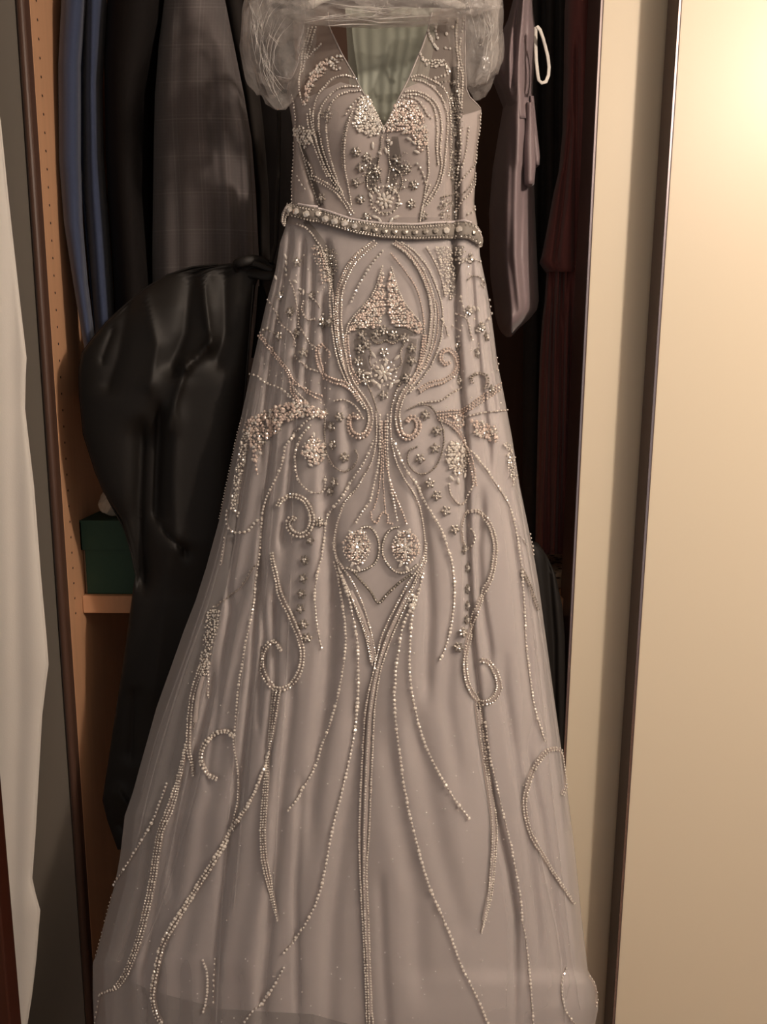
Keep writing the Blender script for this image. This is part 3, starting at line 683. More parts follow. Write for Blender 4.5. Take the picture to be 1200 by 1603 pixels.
def marquise(px, py, ang, ln, wd_, parent, name='crystal_petal', m_='stone'):
    """one pointed crystal lying on the cloth, ang in the picture plane"""
    ring = [(math.cos(t), math.sin(t) * (1 - .25 * abs(math.cos(t)))) for t in np.linspace(0, 6.283, 10, endpoint=False)]
    V = [(x, y, 0) for x, y in ring] + [(x * .8, y * .8, .5) for x, y in ring] + [(x * .4, y * .45, .8) for x, y in ring] + [(0, 0, .82)]
    FA = []
    for r in (0, 10):
        for i in range(10): j = (i + 1) % 10; FA += [(r + i, r + j, r + 10 + j), (r + i, r + 10 + j, r + 10 + i)]
    FA += [(20 + i, 20 + (i + 1) % 10, 30) for i in range(10)]
    V = np.array(V) * np.array((ln / 2 * u, wd_ / 2 * u, wd_ * .45 * u))
    P, Nn = dress_pt(np.array([px]), np.array([py]), .0016); A, B = frames(Nn, np.array([0.0]))
    c, s_ = math.cos(-ang), math.sin(-ang)
    a = A[0] * c + B[0] * s_; b = -A[0] * s_ + B[0] * c
    W = P[0] + V[:, 0:1] * a + V[:, 1:2] * b + V[:, 2:3] * Nn[0]
    return mesh_np(name, W, FA, M[m_], parent, smooth=False)
def crystal_flower(px, py, petals, r_in, ln, wd_, halo=None, start=0., squash=1.0):
    root = bead_mesh('crystal_flower', [px], [py], 6.5, M['stone'], aspect=1.1)
    for k in range(petals):
        a = start + k * 6.283 / petals
        marquise(px + math.cos(a) * (r_in + ln / 2) * squash, py + math.sin(a) * (r_in + ln / 2), math.atan2(math.sin(a), math.cos(a) * squash), ln, wd_, root)
    for k in range(petals if squash == 1 else 0):
        a = start + (k + .5) * 6.283 / petals; rr = r_in + ln * .95
        marquise(px + math.cos(a) * rr, py + math.sin(a) * rr, a, ln * .62, wd_ * .8, root, m_='bead')
    if halo:
        n, rr, d = halo; a = np.arange(n) * 6.283 / n
        bead_mesh('halo_bead', px + np.cos(a) * rr * squash, py + np.sin(a) * rr, d, M['bead'], root)
    return root

# ---------------------------------------------------------------- belt
bt = tab([(446, 330), (455, 320), (500, 328), (550, 345), (600, 354), (650, 355), (700, 350), (728, 348), (741, 356), (748, 370)])
bb = tab([(446, 340), (455, 339), (480, 346), (520, 357), (560, 369), (600, 375), (650, 377), (700, 375), (730, 375), (742, 382), (748, 388)])
def belt_strip():
    xs = np.linspace(446, 748, 120); v = np.linspace(0, 1, 9); T, Bm = bt(xs), bb(xs)
    PY = T[None] + (Bm - T)[None] * v[:, None]; PX = np.broadcast_to(xs[None], PY.shape)
    P, Nn = dress_pt(np.clip(PX, Lt(PY) + .5, Rt(PY) - .5), PY, 0.)
    P = P + Nn * (.0045 + .005 * np.sin(v * math.pi) ** .6)[:, None, None]
    return mesh_np('belt', P.reshape(-1, 3), gridfaces(9, 120), M['thread'], gown)
belt = belt_strip()
BOFF = 7.0
def belt_line(f, dia, step, m_, a=449, b=746, name='bead_strand', flat=.75):
    xs = np.arange(a, b, step); ys = bt(xs) + (bb(xs) - bt(xs)) * f
    px, py = np.clip(xs, Lt(ys) + 1, Rt(ys) - 1), ys
    P, Nn = dress_pt(px, py, .009 + .0 * f); r = dia * PXM / 2 * (1 + .12 * np.random.normal(size=len(xs)))
    A, B = frames(Nn); v = ICO[0]
    V = P[:, None] + r[:, None, None] * (v[None, :, 0:1] * A[:, None] + v[None, :, 1:2] * B[:, None] + v[None, :, 2:3] * Nn[:, None] * flat)
    FA = ICO[1][None] + (np.arange(len(xs)) * len(v))[:, None, None]
    return mesh_np(name, V.reshape(-1, 3), FA.reshape(-1, 3), M[m_], belt, smooth=False)
belt_line(.05, 2.6, 3.9, 'beadd'); belt_line(.18, 2.8, 4.2, 'bead'); belt_line(.29, 2.6, 4.4, 'petal'); belt_line(.95, 2.8, 4.4, 'bead'); belt_line(.84, 2.6, 4.0, 'petal')
for i, x in enumerate((460, 469, 484, 498, 512, 526, 541, 556, 572, 587, 602, 617, 633, 648, 664, 679, 694, 706, 722, 736)):
    f = .56; y = float(bt(x) + (bb(x) - bt(x)) * f); P, Nn = dress_pt(np.array([x * 1.0]), np.array([y]), .0112)
    A, B = frames(Nn, np.array([.2])); d = (11 if x < 550 or 685 < x < 730 else 9) * u / 2
    V = P[0] + d * (ICO[0][:, 0:1] * A[0] * 1.1 + ICO[0][:, 1:2] * B[0] * .95 + ICO[0][:, 2:3] * Nn[0] * .55)
    mesh_np('belt_stone', V, ICO[1], M['stone' if x < 560 or 685 < x < 730 else 'beadd'], belt, smooth=False)
tube('belt_loop', [at(456, 321, -.010), at(449, 326, -.016), at(444, 336, -.012), at(443, 346, -.004), at(446, 352, .004)], .0042, M['beltcloth'], belt, n=8, flat=.5)
tube('belt_loop', [at(741, 354, -.012), at(747, 362, -.012), at(751, 374, -.006), at(750, 386, .004)], .0055, M['beltcloth'], belt, n=8, flat=.5)
def loop_beads(pts, Y):
    C, _ = spline(pts, 3.4); n = len(C); P = at(C[:, 0], C[:, 1], Y); r = 1.6 * u
    V = P[:, None] + r * ICO[0][None]; FA = ICO[1][None] + (np.arange(n) * len(ICO[0]))[:, None, None]
    mesh_np('bead_strand', V.reshape(-1, 3), FA.reshape(-1, 3), M['bead'], belt, smooth=False)
loop_beads([(457, 322), (449, 326), (443.5, 336), (442, 347), (445, 353)], -.017); loop_beads([(460, 330), (452, 333), (447, 341), (446, 350)], -.018)
loop_beads([(742, 353), (749, 362), (753, 374), (751, 386)], -.014); loop_beads([(736, 356), (743, 364), (746, 376)], -.018)
edge('belt_edge', [(x, float(bt(x)) - 1.5) for x in range(470, 735, 8)], .0022, .006, M['lining'])

# ---------------------------------------------------------------- bodice embroidery
MX = lambda pts, c=601: [(2 * c - x, y) for x, y in pts]
S = strand
# straps
S([(483, 46), (480, 62), (475, 80), (473, 100), (471, 116), (469, 130), (470, 145), (475, 165)], 3.2, 4); S([(495, 44), (490, 60), (486, 75), (481, 90)], 3, 3.8, jit=.3)
S([(489, 44), (484, 62), (479, 80), (477, 100), (474, 112)], 2.8, 3.8); S([(503, 70), (496, 77), (489, 84), (482, 92)], 3, 4, m_='stone')
S([(716, 22), (713, 45), (713, 62), (714, 80), (717, 100), (722, 118), (722, 140), (721, 170)], 3.4, 4.4); S([(724, 22), (724, 36), (722, 50)], 3.6, 5, m_='stone')
S([(719, 62), (718, 80), (721, 100), (724, 115)], 3, 4); S([(716, 100), (716, 130), (718, 160)], 2.8, 4)
cluster([(509, 91), (514, 100), (507, 116), (493, 130), (486, 145), (481, 166), (476, 166), (478, 140), (484, 120), (496, 104)], 4.4, 4.0, 'beadp')
cluster([(520, 92), (535, 84), (534, 95), (524, 106), (514, 104)], 5.5, 4.2, 'stone')
S([(512, 96), (518, 104), (526, 110), (532, 108)], 3.6, 5, m_='stone')
for p in ([(557, 124), (540, 119), (520, 125), (508, 138), (498, 150), (493, 166), (491, 184), (494, 210), (503, 245), (515, 275), (530, 296)],
          [(560, 137), (545, 136), (530, 139), (517, 150), (506, 165), (500, 185), (501, 210), (509, 243), (522, 277), (536, 300)],
          [(563, 143), (545, 145), (531, 150), (520, 162), (513, 180), (512, 208), (517, 243), (528, 282), (539, 310)],
          [(486, 172), (489, 195), (496, 220), (506, 252), (517, 276)], [(482, 180), (484, 200), (491, 225), (501, 252), (512, 276)]):
    S(p, 3.0, 4.0)
S([(553, 172), (545, 195), (540, 225), (540, 260), (545, 290), (550, 320)], 2.8, 3.8); S([(566, 152), (556, 160), (548, 170), (542, 180)], 4, 6, m_='stone')
S([(550, 178), (541, 200), (536, 228), (536, 262)], 2.2, 3.6, m_='beadd')
# left side panel
thread([(463, 208), (474, 238), (483, 275), (494, 303), (501, 320)], 5); S([(463, 206), (474, 238), (483, 275), (494, 303), (501, 320)], 3.4, 4.6, m_='bead')
S([(488, 276), (509, 288), (527, 300), (541, 318), (551, 335)], 3.0, 3.8, rows=(-2.5, 2.5)); S([(469, 222), (478, 245), (488, 262), (490, 276)], 3, 4.2)
cluster([(460, 200), (470, 198), (490, 207), (492, 220), (478, 232), (464, 222)], 4.6, 4.4, 'bead'); S([(458, 150), (462, 170), (464, 190), (461, 212)], 3, 4.6)
S([(461, 224), (460, 240), (459, 262), (458, 285), (458, 318)], 2.8, 5.5); S([(466, 276), (472, 288), (478, 296)], 3.8, 6, m_='stone')
cluster([(494, 178), (518, 170), (522, 182), (516, 196), (504, 190)], 6, 3.2, 'beadd')
# bust lobes
cluster([(560, 158), (574, 150), (586, 176), (597, 200), (594, 210), (578, 214), (562, 206), (551, 198), (557, 178)], 4.3, 3.7, 'bead')
cluster([(562, 158), (577, 152), (588, 180), (598, 202)][::1] + [(592, 206), (578, 180)], 4.6, 4, 'stone')
cluster([(616, 166), (634, 156), (650, 162), (660, 182), (667, 206), (667, 226), (658, 240), (650, 225), (640, 210), (622, 206), (606, 206)], 4.3, 3.7, 'beadp')
S([(600, 202), (594, 190), (586, 174), (578, 158)], 3.4, 4.4); S([(603, 202), (611, 185), (620, 168), (630, 150)], 3.4, 4.4); S([(632, 152), (650, 156), (660, 166), (668, 180), (674, 186)], 3.8, 5.4, m_='stone')
# right concentric bands
for p in ([(643, 122), (655, 119), (670, 124), (685, 132), (695, 142), (700, 155), (703, 178), (704, 205), (703, 250), (700, 275)],
          [(645, 126), (662, 129), (680, 141), (691, 156), (698, 178), (699, 200), (696, 240), (694, 262), (688, 287), (679, 306), (668, 320)],
          [(634, 145), (650, 144), (668, 151), (681, 162), (688, 180), (690, 200), (688, 235), (690, 260), (684, 285), (676, 300), (664, 322)],
          [(638, 149), (655, 150), (670, 158), (679, 172), (683, 200), (682, 232), (685, 258)]):
    S(p, 3.0, 4.0)
S([(667, 205), (669, 240), (670, 270), (666, 292), (662, 315), (658, 342)], 2.8, 3.8); S([(652, 256), (660, 268), (665, 285)], 4, 7, m_='stone'); S([(672, 290), (661, 322), (657, 345)], 3, 4)
S([(690, 309), (702, 306), (713, 302)], 2.6, 4, m_='beadd'); S([(720, 200), (721, 230), (719, 262), (715, 290), (716, 318), (714, 342)], 3.2, 5); S([(732, 200), (730, 225), (726, 248), (722, 262)], 2.6, 5)
S([(750, 178), (749, 200), (746, 228), (742, 254)], 3.4, 5.2); S([(744, 254), (736, 266), (724, 279), (717, 294)], 3, 4.4); S([(745, 272), (742, 286), (734, 302), (724, 314), (716, 330)], 3, 4.2); S([(741, 276), (734, 292), (724, 304)], 2.6, 4.2, m_='beadd')
S([(744, 324), (738, 332), (731, 336)], 4, 6, m_='stone')
cluster([(700, 150), (720, 140), (721, 205), (706, 215)], 5.2, 2.8, 'beadd'); cluster([(703, 235), (718, 232), (717, 290), (705, 285)], 5.6, 2.8, 'beadd')
cluster([(684, 312), (704, 308), (702, 348), (690, 346)], 5.5, 3.4, 'beadd')
# right shoulder stones and wave
S([(669, 49), (671, 56), (674, 63), (679, 72), (684, 78)], 4.6, 4.6, m_='stone'); S([(681, 44), (681, 52), (684, 60)], 4.4, 5, m_='stone'); S([(696, 76), (703, 77)], 4.2, 4.6, m_='stone')
S([(707, 44), (707, 44.1)], 5, 6, m_='stone'); S([(698, 54), (698, 54.1)], 5, 6, m_='stone')
S([(657, 86), (663, 95), (667, 103)], 4.6, 5, m_='stone'); cluster([(658, 92), (668, 106), (690, 106), (700, 116), (704, 112), (694, 95), (668, 95)], 4.6, 3.4, 'bead'); S([(680, 124), (688, 121), (697, 118), (701, 112)], 4, 5, m_='stone')
S([(690, 130), (700, 128), (708, 132)], 3, 4, m_='beadd')
# middle of the bodice
S([(590, 262), (581, 267), (575, 277), (574, 290), (579, 299), (586, 301)], 2.4, 3.2, m_='beadd'); S([(612, 262), (622, 267), (628, 277), (629, 290), (624, 299), (616, 301)], 2.4, 3.2, m_='beadd')
S([(597, 212), (594, 240), (592, 262), (597, 285)], 2.4, 3.4, m_='beadd'); S([(606, 212), (608, 240), (610, 262), (606, 285)], 2.4, 3.4, m_='beadd')
cluster([(570, 235), (590, 252), (592, 300), (572, 300), (566, 270)], 8, 2.6, 'beadd'); cluster([(614, 250), (634, 232), (640, 268), (632, 300), (612, 300)], 8, 2.6, 'beadd')
for x, y, a, l in ((583, 228, 1.5, 11), (604, 236, 1.2, 10), (594, 240, .6, 7), (607, 220, .2, 7), (600, 205, 1.57, 7), (640, 218, .5, 9), (652, 238, .3, 10), (648, 224, .6, 8), (632, 208, -.5, 8), (612, 225, 2, 7)): marquise(x, y, a, l, 4.6, gown)
for x, y in ((557, 286), (564, 263), (564, 312), (557, 238), (637, 263), (647, 290), (620, 250), (643, 320), (574, 340), (662, 338), (590, 268), (504, 310), (611, 296), (574, 247)): rosette(x, y, .9)
crystal_flower(602, 314, 6, 2.5, 10, 6, halo=(22, 22, 3.4), start=.3)
S([(581, 306), (584, 322), (594, 332), (606, 333), (618, 328), (624, 316), (622, 302)], 2.6, 3.4, m_='beadd')
for x, y, a in ((587, 340, .35), (594, 345, 1.0), (612, 345, 2.1), (619, 340, 2.8), (580, 307, 1.1), (624, 319, .1), (617, 300, -1), (588, 298, 1)): marquise(x, y, a, 11, 5, gown)

def net_shade_strip(pts, wpx, off=.0012):  # dark sheer strips: partly real dark net, partly fold shade put into colour
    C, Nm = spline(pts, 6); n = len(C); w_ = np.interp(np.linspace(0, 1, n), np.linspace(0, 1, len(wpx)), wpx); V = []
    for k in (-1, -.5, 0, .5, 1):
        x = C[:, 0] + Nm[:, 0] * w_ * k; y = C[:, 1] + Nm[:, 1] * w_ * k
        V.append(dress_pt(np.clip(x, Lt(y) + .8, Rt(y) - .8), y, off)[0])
    V = np.stack(V, 1); mesh_np('net_and_fold_shade', V.reshape(-1, 3), gridfaces(n, 5), M['smoke'], gown)
net_shade_strip([(712, 105), (712, 150), (711, 200), (712, 260), (713, 300), (712, 346)], [5, 9, 10, 9, 7, 6])
net_shade_strip([(466, 214), (478, 245), (487, 278), (498, 305), (504, 322)], [2, 4, 5, 5, 3])
net_shade_strip([(497, 205), (506, 245), (518, 276), (530, 300)], [2, 5, 5, 2])
net_shade_strip([(590, 246), (584, 262), (582, 282), (588, 298)], [3, 9, 11, 4]); net_shade_strip([(618, 214), (618, 240), (618, 265), (614, 290)], [5, 9, 10, 4])
net_shade_strip([(478, 346), (496, 372), (508, 396), (516, 425), (519, 450)], [4, 6, 9, 7, 3]); net_shade_strip([(716, 384), (713, 410), (708, 450), (704, 470)], [9, 9, 6, 2])
net_shade_strip([(562, 520), (580, 522), (604, 524), (628, 522), (646, 522)], [4, 7, 8, 7, 4]); net_shade_strip([(560, 530), (564, 556), (572, 585), (582, 606)], [6, 8, 7, 3]); net_shade_strip([(646, 530), (642, 556), (634, 585), (622, 606)], [6, 8, 7, 3])
for i in range(16): rosette(712 + 7 * math.sin(i * 2.1), 130 + i * 13.5, .55)

# ---------------------------------------------------------------- upper skirt
A1 = [(587, 380), (570, 394), (553, 412), (542, 432), (533, 458), (531, 485), (532, 515), (536, 548), (543, 580), (555, 606), (568, 624), (577, 640), (580, 656), (578, 668)]
S(A1, 3.1, 3.9, rows=(-3.2, 3.2)); S([(580, 380), (562, 394), (546, 412), (535, 434), (527, 460), (525, 490), (528, 520), (533, 552), (541, 585), (553, 610), (566, 628)], 2.4, 3.6, m_='beadp')
S([(504, 396), (510, 420), (515, 450), (517, 480), (519, 510), (524, 545), (533, 578), (545, 604), (560, 624), (570, 640)], 3.0, 3.9); S([(511, 386), (515, 420), (520, 450), (522, 482), (524, 512), (529, 545), (538, 578)], 2.8, 3.9)
CURL = [(578, 668), (572, 680), (560, 683), (550, 676), (546, 664), (549, 653), (556, 650), (561, 655)]
S(CURL, 4.0, 4.4, rows=(-3, 3), m_='beadp', taper=[1, 1, 1, .6])
A2 = [(617, 380), (636, 394), (654, 416), (667, 442), (675, 468), (677, 492), (675, 520), (670, 548), (660, 574), (646, 596), (634, 612), (626, 630), (622, 650), (624, 668)]
S(A2, 3.1, 3.9, rows=(-3.2, 3.2)); S([(628, 380), (648, 394), (668, 418), (680, 444), (689, 470), (692, 496), (690, 525), (683, 552), (672, 576), (656, 598), (642, 614)], 3.0, 3.9)
S([(612, 398), (630, 420), (648, 446), (656, 466), (661, 490), (664, 520), (662, 548), (656, 580)], 2.6, 3.8, m_='beadp'); S([(622, 385), (642, 402), (661, 430), (672, 458), (684, 480), (684, 520), (676, 550), (664, 578)], 2.4, 3.8, m_='beadp')
CURR = [(624, 668), (629, 681), (640, 686), (650, 679), (654, 667), (650, 656), (642, 654), (637, 660)]
S(CURR, 4.0, 4.4, rows=(-3, 3), m_='beadp', taper=[1, 1, 1, .6])
S([(598, 394), (582, 413), (567, 438), (556, 458), (550, 473)], 4.2, 6, m_='stone')
# peaked cluster in the oval
cluster([(598, 420), (592, 446), (583, 466), (566, 486), (549, 506), (543, 524), (560, 514), (592, 513), (598, 500), (603, 470)], 4.3, 3.9, 'beadp')
cluster([(611, 420), (606, 450), (606, 480), (610, 500), (616, 512), (640, 513), (652, 522), (662, 522), (659, 510), (645, 494), (630, 474), (620, 450)], 4.3, 3.9, 'beadp')
S([(598, 418), (590, 445), (580, 466), (563, 485), (546, 506), (541, 525)], 2.8, 3.6); S([(612, 418), (621, 448), (632, 473), (648, 494), (662, 512), (664, 526)], 2.8, 3.6)
thread([(556, 518), (570, 512), (590, 513)], 3); thread([(618, 512), (634, 513), (650, 521)], 3); thread([(580, 530), (592, 536), (603, 534), (616, 536), (626, 530)], 3)
S([(580, 530), (586, 536), (594, 538), (603, 533), (612, 538), (620, 536), (626, 530)], 2.8, 3.6, m_='beadd'); S([(568, 526), (574, 540), (580, 552), (578, 568), (586, 580)], 2.6, 3.6, m_='beadd'); S([(638, 526), (632, 540), (626, 552), (628, 568), (620, 580)], 2.6, 3.6, m_='beadd')
S([(542, 526), (544, 552), (550, 580), (562, 600)], 3, 4.4, rows=(-2.4, 2.4), m_='beadp'); S([(664, 526), (661, 552), (655, 578), (642, 602)], 3, 4.4, rows=(-2.4, 2.4), m_='beadp')
for x, y in ((566, 525), (563, 547), (560, 566), (573, 540), (644, 546), (644, 565), (632, 530), (600, 552), (600, 517), (600, 619), (571, 596), (636, 592), (563, 584), (588, 525), (615, 525)): rosette(x, y, .95)
crystal_flower(600, 584, 6, 2.5, 11, 6, halo=(20, 20, 3.2), start=.2)
for x, y, a in ((585, 598, .4), (592, 604, 1.1), (612, 604, 2.0), (620, 598, 2.7), (584, 556, 1.0), (621, 560, -.7), (575, 585, .1), (604, 566, 1.4)): marquise(x, y, a, 12, 5.5, gown)
S([(574, 600), (580, 614), (586, 630), (590, 645)], 3, 4, m_='beadd'); S([(626, 600), (619, 616), (614, 632), (611, 645)], 3, 4, m_='beadd')
# central stems
S([(588, 645), (589, 670), (587, 700), (580, 726), (568, 748), (556, 768), (540, 786), (530, 812), (525, 838), (523, 860)], 2.8, 3.8); S([(612, 645), (611, 670), (614, 700), (622, 728), (634, 752), (646, 772), (656, 796), (662, 822), (665, 850)], 2.8, 3.8)
S([(584, 690), (574, 715), (558, 742), (545, 762), (530, 785), (515, 805), (508, 820), (506, 842), (503, 866), (498, 888), (494, 910), (492, 935), (494, 960), (497, 988), (502, 1014)], 4.2, 5.4, m_='bead', vary=.25)
S([(616, 690), (626, 716), (640, 744), (655, 765), (668, 790), (680, 812), (692, 835), (700, 860), (706, 882), (709, 910), (709, 940), (706, 970), (700, 1000), (694, 1018), (688, 1032)], 4.4, 5.6, m_='bead', vary=.25)
S([(594, 650), (594, 700), (590, 735), (584, 762), (578, 785), (566, 803), (557, 818)], 3.8, 5, m_='bead'); S([(606, 650), (606, 700), (608, 738), (613, 770), (618, 796), (622, 815)], 3.6, 4.8, m_='bead')
S([(597, 660), (597, 710), (595, 745), (591, 775), (584, 798)], 2.8, 4.4, m_='beadp'); S([(603, 660), (603, 710), (609, 748), (620, 780), (630, 802), (636, 820)], 3.2, 4.6, m_='beadp'); S([(600, 690), (599, 740), (601, 780), (603, 800)], 2.6, 5, m_='beadp')
S([(580, 802), (582, 814), (590, 818), (594, 808), (600, 802), (607, 808), (606, 818), (614, 820)], 3, 4, m_='beadp')
# two medallions
for cx, ring in ((557, [(566, 826), (578, 825), (588, 836), (593, 853), (592, 868), (586, 882), (572, 891), (556, 894), (543, 889)]), (633, [(624, 825), (612, 828), (602, 842), (598, 860), (602, 876), (612, 890), (626, 897), (642, 893), (652, 884)])):
    cluster([(cx - 4, 831), (cx + 12, 832), (cx + 21, 846), (cx + 21, 868), (cx + 10, 884), (cx - 4, 884), (cx - 18, 868), (cx - 20, 848)], 4.8, 3.4, 'beadp')
    thread(ring, 4); S(ring, 3.2, 4)
    crystal_flower(cx + 1, 857, 6, 3.5, 12, 5.5, halo=(26, 25, 3.0), start=.5, squash=.8)
    for dx, dy, a in ((-8, 834, .8), (6, 832, 2.2), (-6, 884, 2.2), (4, 890, 1.0)): marquise(cx + dx, dy, a, 10, 5, gown)
thread([(554, 896), (566, 910), (580, 926), (592, 944), (606, 930), (624, 913), (644, 898)], 4); S([(554, 896), (566, 910), (580, 926), (592, 944), (606, 930), (624, 913), (644, 898)], 2.8, 4.4, m_='beadd')
# bundles below the medallions
FAN = [[(524, 845), (526, 870), (538, 890), (552, 912), (565, 940), (575, 970), (583, 1000), (587, 1028), (586, 1046)], [(522, 850), (530, 885), (544, 920), (557, 950), (568, 978), (577, 1005), (582, 1040)], [(526, 870), (536, 900), (548, 930), (563, 970), (573, 1000), (580, 1035)],
       [(665, 850), (660, 880), (640, 910), (622, 944), (606, 975), (596, 1000), (590, 1025), (584, 1052), (577, 1082), (572, 1115)], [(668, 850), (664, 880), (652, 908), (638, 940), (625, 970), (612, 1000), (603, 1026), (595, 1052), (589, 1088), (586, 1114)], [(662, 870), (646, 915), (625, 955), (608, 990), (598, 1020), (590, 1050), (583, 1090), (579, 1116)]]
for p in FAN: S(p, 3.0, 4.0)
thread([(640, 925), (612, 985), (596, 1030), (584, 1080), (577, 1150), (571, 1300), (571, 1400), (576, 1500), (580, 1590)], 8, m_='beltcloth'); thread([(548, 925), (566, 965), (580, 1005), (584, 1035)], 7, m_='beltcloth')
for p in ([(572, 1115), (568, 1180), (564, 1250), (562, 1320), (565, 1400), (569, 1470), (572, 1540), (574, 1606)], [(586, 1114), (582, 1200), (578, 1300), (574, 1360), (576, 1420), (579, 1500), (581, 1560), (584, 1606)], [(579, 1116), (574, 1200), (570, 1300), (570, 1400), (574, 1500), (578, 1606)]): S(p, 3.0, 4.2)
S([(524, 880), (531, 905), (536, 940), (541, 985), (541, 1010), (537, 1046), (532, 1075), (527, 1100), (516, 1138), (505, 1166), (496, 1192), (480, 1222), (464, 1250), (452, 1268)], 4.0, 5.4, m_='bead', vary=.3)
S([(532, 890), (543, 925), (551, 960), (556, 985), (559, 1010), (560, 1044), (560, 1080), (557, 1116), (551, 1160), (542, 1204), (531, 1250), (520, 1294), (509, 1354), (498, 1402), (477, 1448), (445, 1490)], 4.8, 6.2, m_='bead', vary=.2)
S([(444, 1513), (430, 1541), (414, 1566), (399, 1578), (384, 1598)], 5, 6.2, m_='stone', vary=.3)
S([(646, 945), (636, 965), (629, 986), (625, 1010), (620, 1040), (618, 1070), (617, 1100), (620, 1140), (626, 1180), (631, 1222), (640, 1270), (650, 1311), (660, 1350), (673, 1391), (690, 1431), (706, 1470), (720, 1508), (735, 1540), (750, 1570), (764, 1606)], 4.9, 6.4, m_='bead', vary=.2)
S([(660, 898), (653, 930), (646, 955), (643, 980), (641, 1010), (640, 1032), (641, 1060), (645, 1090), (650, 1115), (660, 1150), (672, 1180), (690, 1216), (710, 1250), (732, 1280)], 4.8, 6.2, m_='bead', vary=.2)
cluster([(640, 930), (652, 930), (652, 956), (641, 956)], 5, 4.2, 'stone')

# ---------------------------------------------------------------- right of the skirt
S([(656, 612), (672, 602), (690, 598), (707, 588), (715, 573), (711, 557), (702, 548), (692, 551), (689, 562), (695, 570), (702, 568)], 3.2, 4, rows=(-2.6, 2.6), m_='beadp', taper=[1.3, 1, 1, .6])
S([(655, 632), (672, 629), (690, 627), (708, 614), (724, 606)], 3.2, 5); S([(640, 640), (656, 634), (672, 636), (684, 650), (692, 668), (694, 690), (690, 712), (680, 732), (664, 742), (648, 738), (638, 724), (640, 706), (652, 700)], 2.8, 4, m_='beadd')
for x, y in ((665, 650), (683, 675), (680, 702), (657, 718), (672, 757), (683, 776), (697, 800), (711, 829), (725, 860), (730, 889), (730, 922), (730, 948), (729, 970), (724, 990), (717, 1013), (718, 596), (745, 553), (733, 487), (760, 527), (717, 541), (735, 405), (753, 512), (768, 610)): rosette(x, y, 1.0)
for dy in (0, 5, 10): S([(684, 645 + dy), (706, 643 + dy * .9), (722, 642 + dy * .6), (734, 634 + dy * .8), (750, 622 + dy), (768, 610 + dy), (782, 600 + dy)], 2.8, 4, m_='beadp')
S([(730, 652), (750, 647), (775, 644), (793, 642)], 3.2, 5); S([(688, 656), (704, 664), (718, 678), (730, 700), (738, 724), (742, 760)], 2.8, 4.2, rows=(-2, 2), m_='beadp')
cluster([(700, 648), (726, 652), (728, 668), (712, 670)], 5, 3.8, 'beadp')
cluster([(735, 656), (752, 660), (772, 664), (779, 680), (776, 692), (758, 690), (742, 682)], 4.8, 4.6, 'beadp'); cluster([(784, 690), (797, 696), (804, 716), (807, 742), (802, 762), (796, 744), (792, 716)], 4.4, 3.6, 'bead')
cluster([(702, 692), (722, 694), (733, 708), (733, 730), (722, 748), (706, 742), (697, 722)], 4.8, 4.2, 'bead'); crystal_flower(716, 712, 6, 4, 12, 6, halo=(18, 20, 3.2))
for x, y, a in ((706, 749, .9), (716, 753, 1.6), (726, 744, 2.2), (725, 705, 1.2), (714, 698, 1.5)): marquise(x, y, a, 11, 6, gown)
S([(702, 758), (704, 772), (712, 784), (720, 790), (730, 782), (738, 766), (742, 748)], 3.2, 4.6)
S([(724, 690), (742, 712), (762, 738), (779, 764), (795, 790), (804, 818), (810, 850), (815, 885), (818, 920), (820, 960), (822, 1010), (828, 1060), (834, 1100), (842, 1130), (851, 1160)], 3.9, 5.2, m_='bead', vary=.25)
S([(816, 890), (826, 912), (834, 934), (841, 954)], 2.8, 4, rows=(-1.5, 1.5), m_='beadd'); S([(812, 838), (822, 852)], 3.6, 6, m_='stone'); S([(828, 836), (832, 854), (833, 868)], 3.6, 6)
ARC = [(727, 804), (739, 800), (752, 803), (766, 822), (774, 855), (769, 897), (758, 925), (747, 949), (740, 975), (732, 1003), (727, 1030), (728, 1057), (735, 1080), (750, 1098), (767, 1097), (779, 1080), (776, 1056), (765, 1038), (752, 1033)]
S(ARC, 3.1, 4.0, rows=(-2.6, 2.6), taper=[.5, 1, 1, 1, .8, 1, 1.4, 1]); S([(727, 804), (722, 824), (723, 845), (727, 856)], 3, 4); S([(738, 828), (742, 840), (739, 854), (730, 860)], 3.2, 5)
for dx, e in ((0, 0), (5, 6), (9, 10)): S([(743 + dx, 1100), (749 + dx, 1150), (759 + dx * .9, 1215), (767 + dx * .8, 1272), (769 + dx * .7, 1318), (765 + dx * .7, 1376), (761 + dx * .5, 1414), (752 + dx * .3, 1460 - e)], 3.0, 4.0)
thread([(747, 1110), (762, 1215), (771, 1300), (767, 1380), (756, 1440)], 8, m_='beltcloth')
S([(760, 1130), (768, 1188), (784, 1261), (800, 1330), (812, 1395), (817, 1441), (822, 1470), (828, 1530), (834, 1606)], 3.6, 5.6, m_='bead', vary=.35)
S([(879, 1244), (885, 1226), (884, 1196), (875, 1174), (855, 1176), (836, 1200), (825, 1228), (820, 1262), (828, 1299), (841, 1326), (860, 1357), (879, 1387), (897, 1414)], 3.2, 4.4, rows=(-2.2, 2.2), taper=[.6, 1, 1.2, .8, .4])
S([(885, 1514), (878, 1537), (879, 1564), (887, 1587), (903, 1606)], 4.4, 5.4, m_='stone', vary=.3); S([(921, 1529), (929, 1541), (933, 1560), (931, 1575)], 3.4, 5)
cluster([(681, 388), (706, 388), (711, 430), (708, 468), (700, 470), (690, 432)], 4.6, 3.3, 'bead'); cluster([(712, 388), (724, 384), (727, 412), (718, 420)], 4.6, 3.4, 'bead')
